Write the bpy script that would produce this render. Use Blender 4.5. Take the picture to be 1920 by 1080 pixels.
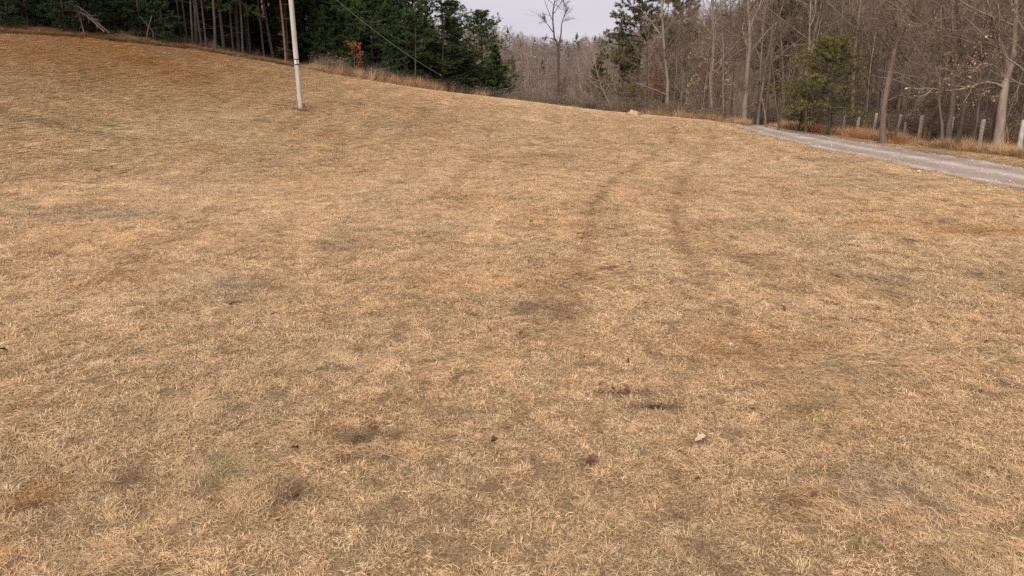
import bpy, math, random
import numpy as np
from math import radians, sin, cos, pi

# ------------------------------------------------------------------ scene, camera, light
sc = bpy.context.scene
for o in list(bpy.data.objects):
    bpy.data.objects.remove(o)
COL = sc.collection

F_PX, PITCH, CAM_Z = 1330.0, radians(17.3), 3.2          # focal length in photo pixels (1920 wide)
cam_d = bpy.data.cameras.new('camera')
cam_d.sensor_width = 36.0
cam_d.lens = 36.0 * F_PX / 1920.0
cam_d.clip_start = 0.1
cam_d.clip_end = 5000.0
cam = bpy.data.objects.new('camera', cam_d)
COL.objects.link(cam)
cam.location = (0, 0, CAM_Z)
cam.rotation_euler = (pi / 2 - PITCH, 0, 0)
sc.camera = cam

SUN_EL, SUN_AZ = radians(48), radians(197)               # azimuth clockwise from +Y
world = bpy.data.worlds.new('World')
sc.world = world
world.use_nodes = True
wn, wl = world.node_tree.nodes, world.node_tree.links
wn.clear()
sky = wn.new('ShaderNodeTexSky'); sky.sky_type = 'NISHITA'; sky.sun_disc = False
sky.sun_elevation = SUN_EL; sky.sun_rotation = SUN_AZ; sky.dust_density = 4.0
tc = wn.new('ShaderNodeTexCoord')
mp = wn.new('ShaderNodeMapping'); mp.inputs['Scale'].default_value = (1.2, 1.2, 5.0)
cn = wn.new('ShaderNodeTexNoise'); cn.inputs['Scale'].default_value = 2.2; cn.inputs['Detail'].default_value = 5
cr = wn.new('ShaderNodeValToRGB')
cr.color_ramp.elements[0].position = 0.3; cr.color_ramp.elements[0].color = (4.55, 4.30, 4.85, 1)
cr.color_ramp.elements[1].position = 0.7; cr.color_ramp.elements[1].color = (5.35, 5.02, 5.45, 1)
mx = wn.new('ShaderNodeMixRGB'); mx.inputs[0].default_value = 0.9
bg = wn.new('ShaderNodeBackground'); bg.inputs['Strength'].default_value = 0.1
wo = wn.new('ShaderNodeOutputWorld')
wl.new(tc.outputs['Generated'], mp.inputs['Vector']); wl.new(mp.outputs[0], cn.inputs['Vector'])
wl.new(cn.outputs['Fac'], cr.inputs[0]); wl.new(sky.outputs[0], mx.inputs[1]); wl.new(cr.outputs[0], mx.inputs[2])
wl.new(mx.outputs[0], bg.inputs['Color']); wl.new(bg.outputs[0], wo.inputs['Surface'])

sun_d = bpy.data.lights.new('sun', 'SUN')
sun_d.energy = 2.9; sun_d.angle = radians(32); sun_d.color = (1.0, 0.95, 0.88)
sun = bpy.data.objects.new('sun', sun_d); COL.objects.link(sun)
# a sun lamp shines along -Z: point it from azimuth SUN_AZ (clockwise from +Y)
sx, sy, sz = sin(SUN_AZ) * cos(SUN_EL), cos(SUN_AZ) * cos(SUN_EL), sin(SUN_EL)
from mathutils import Vector
sun.rotation_euler = Vector((sx, sy, sz)).to_track_quat('Z', 'Y').to_euler()

sc.view_settings.view_transform = 'Standard'
sc.view_settings.look = 'None'
sc.view_settings.gamma = 1.0
sc.view_settings.use_curve_mapping = False
sc.view_settings.exposure = 0.64
sc.cycles.use_denoising = False
sc.cycles.max_bounces = 5
sc.cycles.diffuse_bounces = 3
sc.cycles.transparent_max_bounces = 4

rng = np.random.default_rng(7)
random.seed(7)

# ------------------------------------------------------------------ pixel rays
def ray(px, py):
    x, y = (px - 960) / F_PX, (540 - py) / F_PX
    return np.array([x, cos(PITCH) + y * sin(PITCH), -sin(PITCH) + y * cos(PITCH)])
def at(px, py, Y):
    d = ray(px, py); t = Y / d[1]
    return np.array([d[0] * t, Y, CAM_Z + d[2] * t])

# ------------------------------------------------------------------ noise
_tab = np.random.default_rng(11).random((256, 256))
def vnoise(x, y):
    xi, yi = np.floor(x).astype(int), np.floor(y).astype(int)
    fx, fy = x - xi, y - yi
    fx = fx * fx * (3 - 2 * fx); fy = fy * fy * (3 - 2 * fy)
    g = lambda a, b: _tab[a & 255, b & 255]
    return (g(xi, yi) * (1 - fx) + g(xi + 1, yi) * fx) * (1 - fy) + (g(xi, yi + 1) * (1 - fx) + g(xi + 1, yi + 1) * fx) * fy
def fbm(x, y, s, o=3, seed=0):
    x = np.asarray(x, float) / s + 17.3 * seed; y = np.asarray(y, float) / s + 9.1 * seed
    v = 0; a = 0.5; n = 0
    for _ in range(o):
        v = v + a * vnoise(x, y); n += a; a *= 0.5; x = x * 2.03 + 5.2; y = y * 2.03 + 1.7
    return v / n
def sstep(a, b, x):
    t = np.clip((x - a) / (b - a), 0, 1); return t * t * (3 - 2 * t)

# ------------------------------------------------------------------ terrain height (thin plate spline)
EDGE = [(-160, 58, 38), (0, 60, 40), (120, 66, 42), (240, 78, 45), (360, 91, 48), (480, 112, 50), (600, 135, 52), (700, 152, 54),
        (800, 169, 57), (880, 181, 60), (940, 189, 61), (1020, 199, 58), (1100, 207.5, 54), (1180, 215, 50),
        (1300, 224, 46), (1400, 234.5, 41.5)]
CP = [at(*e) for e in EDGE]
CP += [at(563, 205, 37), at(300, 200, 35.5), at(0, 150, 32), at(0, 300, 22), at(0, 450, 13.2), at(300, 330, 22.5), at(760, 260, 32)]
CP += [np.array(p, float) for p in [
    (0, 0, 0), (0, 8, 0), (-6, 8, 0.03), (6, 8, 0), (0, 16, 0), (8, 16, 0), (-8, 15, 0.08), (13, 20, -0.02), (17, 24, -0.02), (4, 28, 0.02),
    (12.6, 29, -0.02), (16, 29, -0.05), (19, 26, 0.0), (18, 32, -0.1), (14, 37, -0.05), (17, 42, -0.35), (12, 16, 0), (18, 12, 0), (26, 20, 0.1),
    (0, -20, 0), (20, -20, 0), (-20, -20, 0.4), (-14, 2, 0.4), (-25, 5, 1.2),
    # behind the crest
    (-4, 74, -1.6), (0, 76, -2.0), (6, 66, -1.6), (12, 58, -1.4), (10, 80, -3.6), (0, 100, -5.5), (20, 62, -1.6), (-12, 85, 0.6), (25, 95, -3.5),
    (-20, 70, 4.6), (-30, 60, 7.4), (-40, 50, 8.4), (-50, 70, 13), (-30, 90, 9), (-70, 40, 14), (-40, 20, 5.2), (-90, 100, 24),
    (26, 40, 0.4), (32, 48, 2.0), (40, 34, 3.0), (45, 60, 6.5), (60, 40, 8.5), (80, 80, 17), (60, 110, 12), (40, 110, 5.0), (90, 20, 14),
    (0, 150, -7), (-10, 220, -2.5), (20, 200, -3), (-30, 330, 15), (-6, 330, 12), (18, 330, 5), (42, 330, 8), (70, 330, 15), (100, 330, 22), (120, 200, 22), (-120, 330, 34), (-120, 200, 34),
    (0, 420, 4), (40, 420, 4), (0, 600, -10), (400, 600, 45), (-400, 600, 45), (400, 0, 45), (-400, 0, 45), (400, 300, 50), (-400, 300, 55), (0, -200, -4), (400, -200, 10), (-400, -200, 10), (60, -60, 1), (-60, -60, 4)]]
CP = np.array(CP)
_S = 50.0
def _U(r2):
    return 0.5 * r2 * np.log(r2 + 1e-9)
def _solve():
    n = len(CP); X = CP[:, :2] / _S
    K = _U(((X[:, None] - X[None]) ** 2).sum(-1)) + 0.0006 * np.eye(n)
    Pm = np.hstack([np.ones((n, 1)), X])
    A = np.zeros((n + 3, n + 3)); A[:n, :n] = K; A[:n, n:] = Pm; A[n:, :n] = Pm.T
    return np.linalg.solve(A, np.concatenate([CP[:, 2], np.zeros(3)]))
_W = _solve()
def hbase(x, y):
    x = np.asarray(x, float); y = np.asarray(y, float); sh = x.shape
    x = x.ravel(); y = y.ravel(); out = np.empty(len(x)); n = len(CP); X = CP[:, :2] / _S
    for i in range(0, len(x), 20000):
        a = np.stack([x[i:i + 20000], y[i:i + 20000]], 1) / _S
        out[i:i + 20000] = _U(((a[:, None] - X[None]) ** 2).sum(-1)) @ _W[:n] + _W[n] + a @ _W[n + 1:]
    return out.reshape(sh)
# gravel road centre line: X as a function of Y
RY = np.array([-60, -20, 0, 12, 20, 25, 30, 35, 40, 46, 55, 70.0]); RX = np.array([19, 17.6, 16.75, 16.2, 15.8, 15.3, 14.7, 14.2, 14.1, 14.8, 16.5, 19.0])
def road_x(y): return np.interp(y, RY, RX)
ROAD_W = 1.8
FLY = np.array([10, 24, 26, 28.5, 31, 33.5, 38, 46.0]); FLX = np.array([20.2, 19.2, 18.7, 18.2, 17.7, 17.1, 16.5, 16.2])
def fence_x(y): return np.interp(y, FLY, FLX)
def height(x, y):
    x = np.asarray(x, float); y = np.asarray(y, float)
    z = hbase(x, y)
    rd = np.abs(x - road_x(y)); on = (1 - sstep(1.5, 2.6, rd)) * (y < 70)
    b = 0.10 * (fbm(x, y, 2.6, 2, 1) - 0.5) + 0.045 * (fbm(x, y, 0.45, 2, 2) - 0.5)
    far = sstep(10, 34, np.hypot(x, y))
    z = z + b * (1 - 0.85 * on) * (1 - 0.8 * far) - 0.03 * on
    return z
def ground_px(px, py):
    d = ray(px, py); t = 2.0
    for _ in range(400):
        p = np.array([0, 0, CAM_Z]) + d * t
        if p[2] <= float(height(p[0], p[1])): break
        t += max(0.02, 0.3 * (p[2] - float(height(p[0], p[1]))))
    return np.array([p[0], p[1], float(height(p[0], p[1]))])
def gz(x, y): return float(height(np.array([x]), np.array([y]))[0])

# woods edge: signed mask of where the mown field ends (1 inside the woods)
EDX = np.array([at(*e)[0] for e in EDGE]); EDY = np.array([at(*e)[1] for e in EDGE])
def woods_mask(x, y):
    x = np.asarray(x, float); y = np.asarray(y, float)
    ey = np.interp(x, EDX, EDY, left=EDY[0] - 4)
    w_far = sstep(-0.5, 1.2, y - ey + 1.0 * (fbm(x, y, 3, 2, 5) - 0.5)) * ((x < 13.0) | (y > 52))
    fx = fence_x(y) + 0.5
    w_r = sstep(-0.3, 0.8, x - fx + 0.8 * (fbm(x, y, 2, 2, 6) - 0.5))
    w_l = sstep(0, 2, -x - 44 + 0.05 * y)
    return np.clip(np.maximum(np.maximum(w_far, w_r), w_l), 0, 1)

# tyre ruts as ground polylines
def poly_ground(pts): return np.array([ground_px(*p)[:2] for p in pts])
RUTS = [poly_ground(p) for p in (
    [(1255, 232), (1266, 246), (1262, 262), (1205, 305), (1140, 345), (1108, 400), (1100, 470), (1085, 525), (1060, 600)],
    [(1325, 240), (1336, 258), (1325, 290), (1285, 330), (1262, 400), (1275, 450), (1300, 500), (1345, 565), (1410, 650), (1500, 760)],
    [(905, 236), (926, 262), (915, 290), (865, 330), (800, 380)],
    [(700, 250), (640, 300), (560, 360)])]
RUT_A = [1.0, 0.9, 0.7, 0.4]
def seg_dist(x, y, P):
    d = np.full(x.shape, 1e9)
    for a, b in zip(P[:-1], P[1:]):
        ab = b - a; L = (ab ** 2).sum() + 1e-9
        t = np.clip(((x - a[0]) * ab[0] + (y - a[1]) * ab[1]) / L, 0, 1)
        d = np.minimum(d, np.hypot(x - a[0] - t * ab[0], y - a[1] - t * ab[1]))
    return d
def rut_mask(x, y):
    m = np.zeros(x.shape)
    for P, a in zip(RUTS, RUT_A):
        d = seg_dist(x, y, P)
        m = np.maximum(m, a * np.exp(-(d / 0.17) ** 2))
    return m * (.5 + .5 * sstep(0.36, 0.6, fbm(x, y, 0.35, 3, 8))) * (1 - .4 * sstep(16, 28, y)) * (.3 + .7 * sstep(6.5, 9.5, y))

STRAW = np.array([0.72, 0.513, 0.304]); BROWN = np.array([0.50, 0.335, 0.19]); GREY = np.array([0.53, 0.415, 0.285])
ORANGE = np.array([0.58, 0.32, 0.125]); GREEN = np.array([0.36, 0.30, 0.14]); PALE = np.array([0.765, 0.58, 0.36])
P_OR = [(at(200, 100, 42)[:2], 6.0, 2.2, 1.0), (at(60, 95, 38)[:2], 5, 2.0, 0.6), (at(370, 105, 46)[:2], 5, 1.6, 0.6),
        (ground_px(515, 535)[:2], .35, .3, 0.9), (ground_px(485, 522)[:2], .3, .2, 0.8), (ground_px(1640, 420)[:2], 1.6, .35, 0.7), (ground_px(1850, 435)[:2], 1.5, .4, 0.8),
        (ground_px(60, 930)[:2], .25, .2, .8), (ground_px(20, 1040)[:2], .2, .2, .8), (ground_px(1535, 935)[:2], .12, .15, .8), (ground_px(1400, 650)[:2], 1.0, .5, .5)]
P_GN = [(ground_px(60, 225)[:2], 4.0, 0.7, 1.0), (ground_px(420, 890)[:2], .3, .25, 1.0), (ground_px(1850, 660)[:2], .5, .15, .8), (ground_px(1120, 400)[:2], 1.2, 1.0, .25),
        (ground_px(210, 235)[:2], 2.0, .5, .6), (ground_px(700, 830)[:2], .3, .1, .4), (ground_px(1265, 745)[:2], .08, .1, 1.0), (ground_px(1010, 295)[:2], 2, .5, .4)]
P_GY = [(ground_px(455, 535)[:2], .8, .5, .9), (ground_px(1560, 300)[:2], 1.6, .5, .9), (ground_px(1730, 352)[:2], 1.0, .25, .8), (ground_px(1640, 900)[:2], .6, .4, .6),
        (ground_px(1000, 575)[:2], 1.0, .35, .6), (ground_px(200, 400)[:2], 2.5, .8, .6), (ground_px(1600, 690)[:2], .6, .3, .5), (ground_px(480, 780)[:2], .8, .4, .4)]
P_SC = [(ground_px(px, py)[:2], rx, ry, a) for px, py, rx, ry, a in [(440, 570, .16, .1, 1.3), (515, 543, .3, .12, .9), (690, 822, .16, .09, 1.2), (655, 862, .14, .08, 1.2), (550, 925, .14, .16, 1.3), (1165, 738, .3, .09, 1.2), (1232, 765, .22, .08, 1.3), (990, 575, .4, .12, .6), (1095, 872, .08, .06, 1), (1480, 935, .15, .1, .8), (250, 900, .2, .12, .8), (60, 955, .15, .1, .9)]]
def blob(x, y, L):
    m = np.zeros(x.shape)
    for c, rx, ry, a in L:
        m = np.maximum(m, a * np.exp(-(((x - c[0]) / rx) ** 2 + ((y - c[1]) / ry) ** 2)))
    return m * (0.35 + 1.1 * fbm(x, y, 0.5, 3, 21))
def field_color(x, y):
    n1 = fbm(x, y, 7, 3, 3); n2 = fbm(x, y, 1.7, 3, 4); n3 = fbm(x, y, 0.45, 2, 7); n4 = fbm(x, y, 3.3, 3, 9)
    c = np.repeat(STRAW[None], len(x), 0)
    mix = lambda c, k, w: c * (1 - w[:, None]) + k[None] * w[:, None]
    c = mix(c, PALE, 0.6 * sstep(0.5, 0.75, n1) + 0.25 * sstep(.55, .8, n2))
    c = mix(c, BROWN, np.clip((0.3 * sstep(0.52, 0.78, n2) * sstep(0.35, 0.65, n4) + 0.3 * sstep(0.6, 0.85, n3)) * (1 - .45 * sstep(14, 30, y)), 0, 1))
    c = mix(c, GREY, 0.22 * sstep(0.55, 0.75, n4))
    c = mix(c, ORANGE, 0.25 * sstep(0.62, 0.8, fbm(x, y, 2.2, 3, 12)))
    c = mix(c, GREEN, 0.2 * sstep(0.66, 0.82, fbm(x, y, 1.1, 3, 14)))
    st = np.sin(2 * pi * (x + 0.9 * np.sin(y / 17.0) + 0.5 * fbm(x, y, 4, 2, 71)) / 1.75)
    c = c * (1 + 0.055 * st * sstep(.35, .6, fbm(x, y, 5, 2, 72)))[:, None]
    hillw = sstep(1.2, 4.5, hbase(x, y)) * (y < 70)
    c = mix(c, np.array([.47, .285, .145]), 0.6 * hillw)
    c = mix(c, ORANGE, np.clip(blob(x, y, P_OR), 0, 0.9))
    c = mix(c, GREEN, np.clip(.55 * blob(x, y, P_GN), 0, 0.6))
    c = mix(c, GREY * 0.85, np.clip(blob(x, y, P_GY), 0, 0.9))
    c = mix(c, np.array([0.42, 0.235, 0.12]), np.clip(0.66 * rut_mask(x, y), 0, 1))
    c = mix(c, np.array([0.24, 0.145, 0.085]), np.clip(.85 * blob(x, y, P_SC), 0, .85))
    rd = np.abs(x - road_x(y))
    c = mix(c, np.array([0.42, 0.29, 0.2]), 0.6 * (1 - sstep(1.7, 2.6, rd)))
    return c

# ------------------------------------------------------------------ materials
def new_mat(name, rough=0.85, spec=0.2):
    m = bpy.data.materials.new(name); m.use_nodes = True
    nt = m.node_tree; b = nt.nodes['Principled BSDF']
    b.inputs['Roughness'].default_value = rough
    b.inputs['Specular IOR Level'].default_value = spec
    return m, nt, b
def nd(nt, t, **kw):
    n = nt.nodes.new(t)
    for k, v in kw.items():
        if k in n.inputs: n.inputs[k].default_value = v
        else: setattr(n, k, v)
    return n
def ramp(nt, stops):
    r = nt.nodes.new('ShaderNodeValToRGB'); e = r.color_ramp.elements
    while len(e) < len(stops): e.new(0.5)
    for s, (p, c) in zip(e, stops): s.position = p; s.color = (*c, 1)
    return r
def noisy_mat(name, c1, c2, scale, stretch=(1, 1, 1), rough=0.9, bump=0.0, objvar=0.3, c3=None, spec=0.2):
    m, nt, b = new_mat(name, rough, spec); L = nt.links
    t = nd(nt, 'ShaderNodeTexCoord'); mp = nd(nt, 'ShaderNodeMapping', Scale=stretch)
    n = nd(nt, 'ShaderNodeTexNoise', Scale=scale, Detail=6.0, Roughness=0.65)
    L.new(t.outputs['Object'], mp.inputs[0]); L.new(mp.outputs[0], n.inputs['Vector'])
    st = [(0.3, c1), (0.7, c2)] if c3 is None else [(0.25, c1), (0.5, c2), (0.75, c3)]
    r = ramp(nt, st); L.new(n.outputs['Fac'], r.inputs[0])
    oi = nd(nt, 'ShaderNodeObjectInfo')
    mr = nd(nt, 'ShaderNodeMapRange'); mr.inputs['To Min'].default_value = 1 - objvar; mr.inputs['To Max'].default_value = 1 + objvar
    L.new(oi.outputs['Random'], mr.inputs['Value'])
    mu = nd(nt, 'ShaderNodeMixRGB', blend_type='MULTIPLY'); mu.inputs[0].default_value = 1
    L.new(r.outputs[0], mu.inputs[1]); L.new(mr.outputs[0], mu.inputs[2]); L.new(mu.outputs[0], b.inputs['Base Color'])
    if bump:
        bp = nd(nt, 'ShaderNodeBump', Strength=bump, Distance=0.03)
        L.new(n.outputs['Fac'], bp.inputs['Height']); L.new(bp.outputs[0], b.inputs['Normal'])
    return m
def tint_mat(name, stops, inst=False, trans=0.0, rough=0.8, var=0.0, spec=0.15):
    """per-face random attribute 'tint' through a ramp, times an instance colour"""
    m, nt, b = new_mat(name, rough, spec); L = nt.links
    a = nd(nt, 'ShaderNodeAttribute', attribute_name='tint'); r = ramp(nt, stops); L.new(a.outputs['Fac'], r.inputs[0])
    out = r.outputs[0]
    if inst:
        g = nd(nt, 'ShaderNodeAttribute', attribute_name='gcol', attribute_type='INSTANCER')
        mu = nd(nt, 'ShaderNodeMixRGB', blend_type='MULTIPLY'); mu.inputs[0].default_value = 1
        L.new(out, mu.inputs[1]); L.new(g.outputs['Color'], mu.inputs[2]); out = mu.outputs[0]
    if var:
        oi = nd(nt, 'ShaderNodeObjectInfo'); hs = nd(nt, 'ShaderNodeHueSaturation')
        mr = nd(nt, 'ShaderNodeMapRange'); mr.inputs['To Min'].default_value = 1 - var; mr.inputs['To Max'].default_value = 1 + var
        L.new(oi.outputs['Random'], mr.inputs['Value']); L.new(mr.outputs[0], hs.inputs['Value']); L.new(out, hs.inputs['Color']); out = hs.outputs[0]
    L.new(out, b.inputs['Base Color'])
    if trans:
        tr = nd(nt, 'ShaderNodeBsdfTranslucent'); ms = nd(nt, 'ShaderNodeMixShader'); ms.inputs[0].default_value = trans
        L.new(out, tr.inputs['Color']); L.new(b.outputs[0], ms.inputs[1]); L.new(tr.outputs[0], ms.inputs[2])
        L.new(ms.outputs[0], nt.nodes['Material Output'].inputs['Surface'])
    return m

# ground: soil and thatch under the blades, leaf litter in the woods
def ground_material():
    m, nt, b = new_mat('ground', 0.95, 0.1); L = nt.links
    g = nd(nt, 'ShaderNodeAttribute', attribute_name='gcol'); w = nd(nt, 'ShaderNodeAttribute', attribute_name='woods')
    geo = nd(nt, 'ShaderNodeNewGeometry')
    n1 = nd(nt, 'ShaderNodeTexNoise', Scale=26.0, Detail=9.0, Roughness=0.8); L.new(geo.outputs['Position'], n1.inputs['Vector'])
    r1 = ramp(nt, [(0.32, (0.10, 0.085, 0.07)), (0.5, (0.28, 0.25, 0.22)), (0.7, (0.65, 0.62, 0.59))]); L.new(n1.outputs['Fac'], r1.inputs[0])
    mu = nd(nt, 'ShaderNodeMixRGB', blend_type='MULTIPLY'); mu.inputs[0].default_value = 1
    L.new(g.outputs['Color'], mu.inputs[1]); L.new(r1.outputs[0], mu.inputs[2])
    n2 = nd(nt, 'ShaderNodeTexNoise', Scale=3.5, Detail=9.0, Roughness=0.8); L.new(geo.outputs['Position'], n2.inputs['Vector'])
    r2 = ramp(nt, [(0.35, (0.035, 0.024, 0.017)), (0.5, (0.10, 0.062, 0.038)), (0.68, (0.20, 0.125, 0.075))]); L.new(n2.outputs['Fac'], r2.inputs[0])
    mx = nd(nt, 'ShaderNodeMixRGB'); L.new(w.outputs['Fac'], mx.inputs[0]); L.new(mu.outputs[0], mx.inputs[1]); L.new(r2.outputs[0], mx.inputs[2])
    L.new(mx.outputs[0], b.inputs['Base Color'])
    bp = nd(nt, 'ShaderNodeBump', Strength=0.6, Distance=0.04); L.new(n1.outputs['Fac'], bp.inputs['Height']); L.new(bp.outputs[0], b.inputs['Normal'])
    return m
def road_material():
    m, nt, b = new_mat('gravel', 0.9, 0.2); L = nt.links
    geo = nd(nt, 'ShaderNodeNewGeometry'); u = nd(nt, 'ShaderNodeAttribute', attribute_name='across')
    n1 = nd(nt, 'ShaderNodeTexNoise', Scale=14.0, Detail=6.0, Roughness=0.8); L.new(geo.outputs['Position'], n1.inputs['Vector'])
    v = nd(nt, 'ShaderNodeTexVoronoi', Scale=38.0); L.new(geo.outputs['Position'], v.inputs['Vector'])
    n2 = nd(nt, 'ShaderNodeTexNoise', Scale=0.9, Detail=5.0, Roughness=0.6); L.new(geo.outputs['Position'], n2.inputs['Vector'])
    ad = nd(nt, 'ShaderNodeMath', operation='MULTIPLY_ADD'); L.new(n2.outputs['Fac'], ad.inputs[0]); ad.inputs[1].default_value = 0.75
    L.new(u.outputs['Fac'], ad.inputs[2])
    mid = ramp(nt, [(0.38, (0.23, 0.16, 0.115)), (0.62, (0.285, 0.222, 0.183)), (0.9, (0.43, 0.378, 0.345))]); L.new(ad.outputs[0], mid.inputs[0])
    sp = ramp(nt, [(0.28, (0.62, 0.6, 0.58)), (0.5, (1, 1, 1)), (0.75, (1.22, 1.2, 1.2))]); L.new(n1.outputs['Fac'], sp.inputs[0])
    mu = nd(nt, 'ShaderNodeMixRGB', blend_type='MULTIPLY'); mu.inputs[0].default_value = 1
    L.new(mid.outputs[0], mu.inputs[1]); L.new(sp.outputs[0], mu.inputs[2]); L.new(mu.outputs[0], b.inputs['Base Color'])
    bp = nd(nt, 'ShaderNodeBump', Strength=0.3, Distance=0.012); L.new(v.outputs['Distance'], bp.inputs['Height']); L.new(bp.outputs[0], b.inputs['Normal'])
    return m

M = {}
M['ground'] = ground_material()
M['gravel'] = road_material()
M['grass'] = tint_mat('dry_grass', [(0.0, (0.36, 0.32, 0.27)), (0.3, (0.8, 0.76, 0.72)), (0.7, (1.08, 1.08, 1.08)), (1.0, (1.22, 1.3, 1.42))], inst=True, trans=0.35, rough=0.7)
M['tall'] = tint_mat('tall_grass', [(0.0, (0.5, 0.45, 0.4)), (0.5, (1.0, 1.0, 1.0)), (1.0, (1.35, 1.4, 1.45))], inst=True, trans=0.25, rough=0.8)
M['tallobj'] = tint_mat('broom_sedge', [(0.0, (0.25, 0.12, 0.045)), (0.5, (0.55, 0.29, 0.12)), (1.0, (0.66, 0.42, 0.21))], trans=0.25)
M['brush'] = tint_mat('brush', [(0.0, (0.07, 0.05, 0.036)), (0.6, (0.18, 0.128, 0.092)), (1.0, (0.32, 0.24, 0.18))], rough=0.9)
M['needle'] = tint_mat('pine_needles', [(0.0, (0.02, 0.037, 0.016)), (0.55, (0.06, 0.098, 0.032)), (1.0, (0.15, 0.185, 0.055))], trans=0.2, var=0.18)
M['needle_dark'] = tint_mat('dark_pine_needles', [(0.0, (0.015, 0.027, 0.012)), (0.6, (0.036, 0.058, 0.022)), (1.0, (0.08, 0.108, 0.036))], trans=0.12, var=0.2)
M['needle_olive'] = tint_mat('olive_needles', [(0.0, (0.075, 0.068, 0.025)), (0.5, (0.165, 0.148, 0.05)), (1.0, (0.29, 0.25, 0.095))], trans=0.2, var=0.12)
M['needle_brown'] = tint_mat('brownish_pine_needles', [(0.0, (0.055, 0.045, 0.022)), (0.5, (0.12, 0.105, 0.045)), (1.0, (0.19, 0.175, 0.075))], trans=0.2, var=0.12)
M['pinebark'] = noisy_mat('pine_bark', (0.034, 0.026, 0.021), (0.09, 0.07, 0.058), 6, (1, 1, .25), bump=0.5)
M['redbark'] = noisy_mat('red_pine_bark', (0.14, 0.075, 0.045), (0.27, 0.16, 0.10), 6, (1, 1, .25), bump=0.5)
M['greybark'] = noisy_mat('grey_bark', (0.10, 0.074, 0.057), (0.21, 0.162, 0.127), 5, (1, 1, .3), bump=0.5, c3=(0.30, 0.24, 0.195))
M['palebark'] = noisy_mat('pale_bark', (0.13, 0.097, 0.074), (0.25, 0.192, 0.148), 4, (1, 1, .35), bump=0.4, c3=(0.35, 0.28, 0.225))
M['brownbark'] = noisy_mat('brown_bark', (0.09, 0.062, 0.046), (0.205, 0.148, 0.11), 5, (1, 1, .3), bump=0.5)
M['darkbark'] = noisy_mat('dark_bark', (0.05, 0.038, 0.03), (0.13, 0.10, 0.082), 5, (1, 1, .3), bump=0.5)
M['twig'] = noisy_mat('twigs', (0.11, 0.079, 0.056), (0.245, 0.18, 0.133), 1.5, objvar=0.35)
M['twig_red'] = noisy_mat('reddish_twigs', (0.14, 0.088, 0.068), (0.275, 0.185, 0.145), 1.5, objvar=0.4)
M['twig_hazed'] = noisy_mat('hazed_twigs', (0.17, 0.128, 0.105), (0.31, 0.24, 0.20), 1.5, objvar=0.45)  # distance haze put into the colour: paler twigs for the far wood
M['deadleaf'] = tint_mat('dead_leaves', [(0.0, (0.30, 0.16, 0.08)), (0.5, (0.50, 0.33, 0.21)), (1.0, (0.66, 0.50, 0.36))], trans=0.3)
M['rustleaf'] = tint_mat('rust_leaves', [(0.0, (0.16, 0.055, 0.018)), (1.0, (0.36, 0.13, 0.04))], trans=0.25)
M['pole'] = noisy_mat('weathered_pole', (0.24, 0.20, 0.175), (0.46, 0.405, 0.365), 9, (3, 3, .14), bump=0.6, objvar=0.0, c3=(0.60, 0.54, 0.495))
M['post'] = noisy_mat('weathered_post', (0.26, 0.22, 0.185), (0.43, 0.375, 0.32), 9, (2, 2, .3), bump=0.5, objvar=0.2, c3=(0.56, 0.50, 0.44))
M['wire'] = noisy_mat('fence_wire', (0.12, 0.09, 0.075), (0.25, 0.2, 0.17), 20, objvar=0.0)
M['cable'] = noisy_mat('cable', (0.20, 0.20, 0.19), (0.30, 0.30, 0.285), 9, objvar=0.0, rough=0.6)
M['tag'] = noisy_mat('tag_plate', (0.50, 0.50, 0.50), (0.66, 0.66, 0.65), 9, objvar=0.0, rough=0.5)
M['black'] = noisy_mat('black_strap', (0.02, 0.02, 0.024), (0.045, 0.045, 0.05), 9, objvar=0.0, rough=0.6)
M['rustwood'] = noisy_mat('brown_stub', (0.07, 0.045, 0.03), (0.16, 0.10, 0.07), 12, objvar=0.0)
M['redleaf'] = noisy_mat('red_leaf', (0.12, 0.045, 0.026), (0.22, 0.095, 0.058), 14, objvar=0.2)
M['brownleaf'] = noisy_mat('brown_leaf', (0.07, 0.035, 0.03), (0.17, 0.085, 0.065), 14, objvar=0.2)
M['tanleaf'] = noisy_mat('tan_leaf', (0.40, 0.28, 0.19), (0.56, 0.42, 0.31), 14, objvar=0.1)
M['darkstone'] = noisy_mat('dark_stone', (0.06, 0.05, 0.045), (0.12, 0.10, 0.09), 12, objvar=0.1, bump=0.4, spec=0.03)
M['palestone'] = noisy_mat('pale_stone', (0.45, 0.39, 0.33), (0.62, 0.56, 0.50), 12, objvar=0.1, bump=0.4)
M['soil'] = noisy_mat('dark_soil', (0.03, 0.018, 0.012), (0.085, 0.05, 0.034), 16, objvar=0.1, bump=0.6, spec=0.02)
M['clay'] = noisy_mat('pale_clay', (0.30, 0.19, 0.11), (0.52, 0.35, 0.2), 9, objvar=0.1, bump=0.6)

def inst_mat(name):
    m, nt, b = new_mat(name, .85, .1); g = nd(nt, 'ShaderNodeAttribute', attribute_name='gcol', attribute_type='INSTANCER'); nt.links.new(g.outputs['Color'], b.inputs['Base Color']); return m
M['scrap'] = inst_mat('leaf_scrap')

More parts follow.
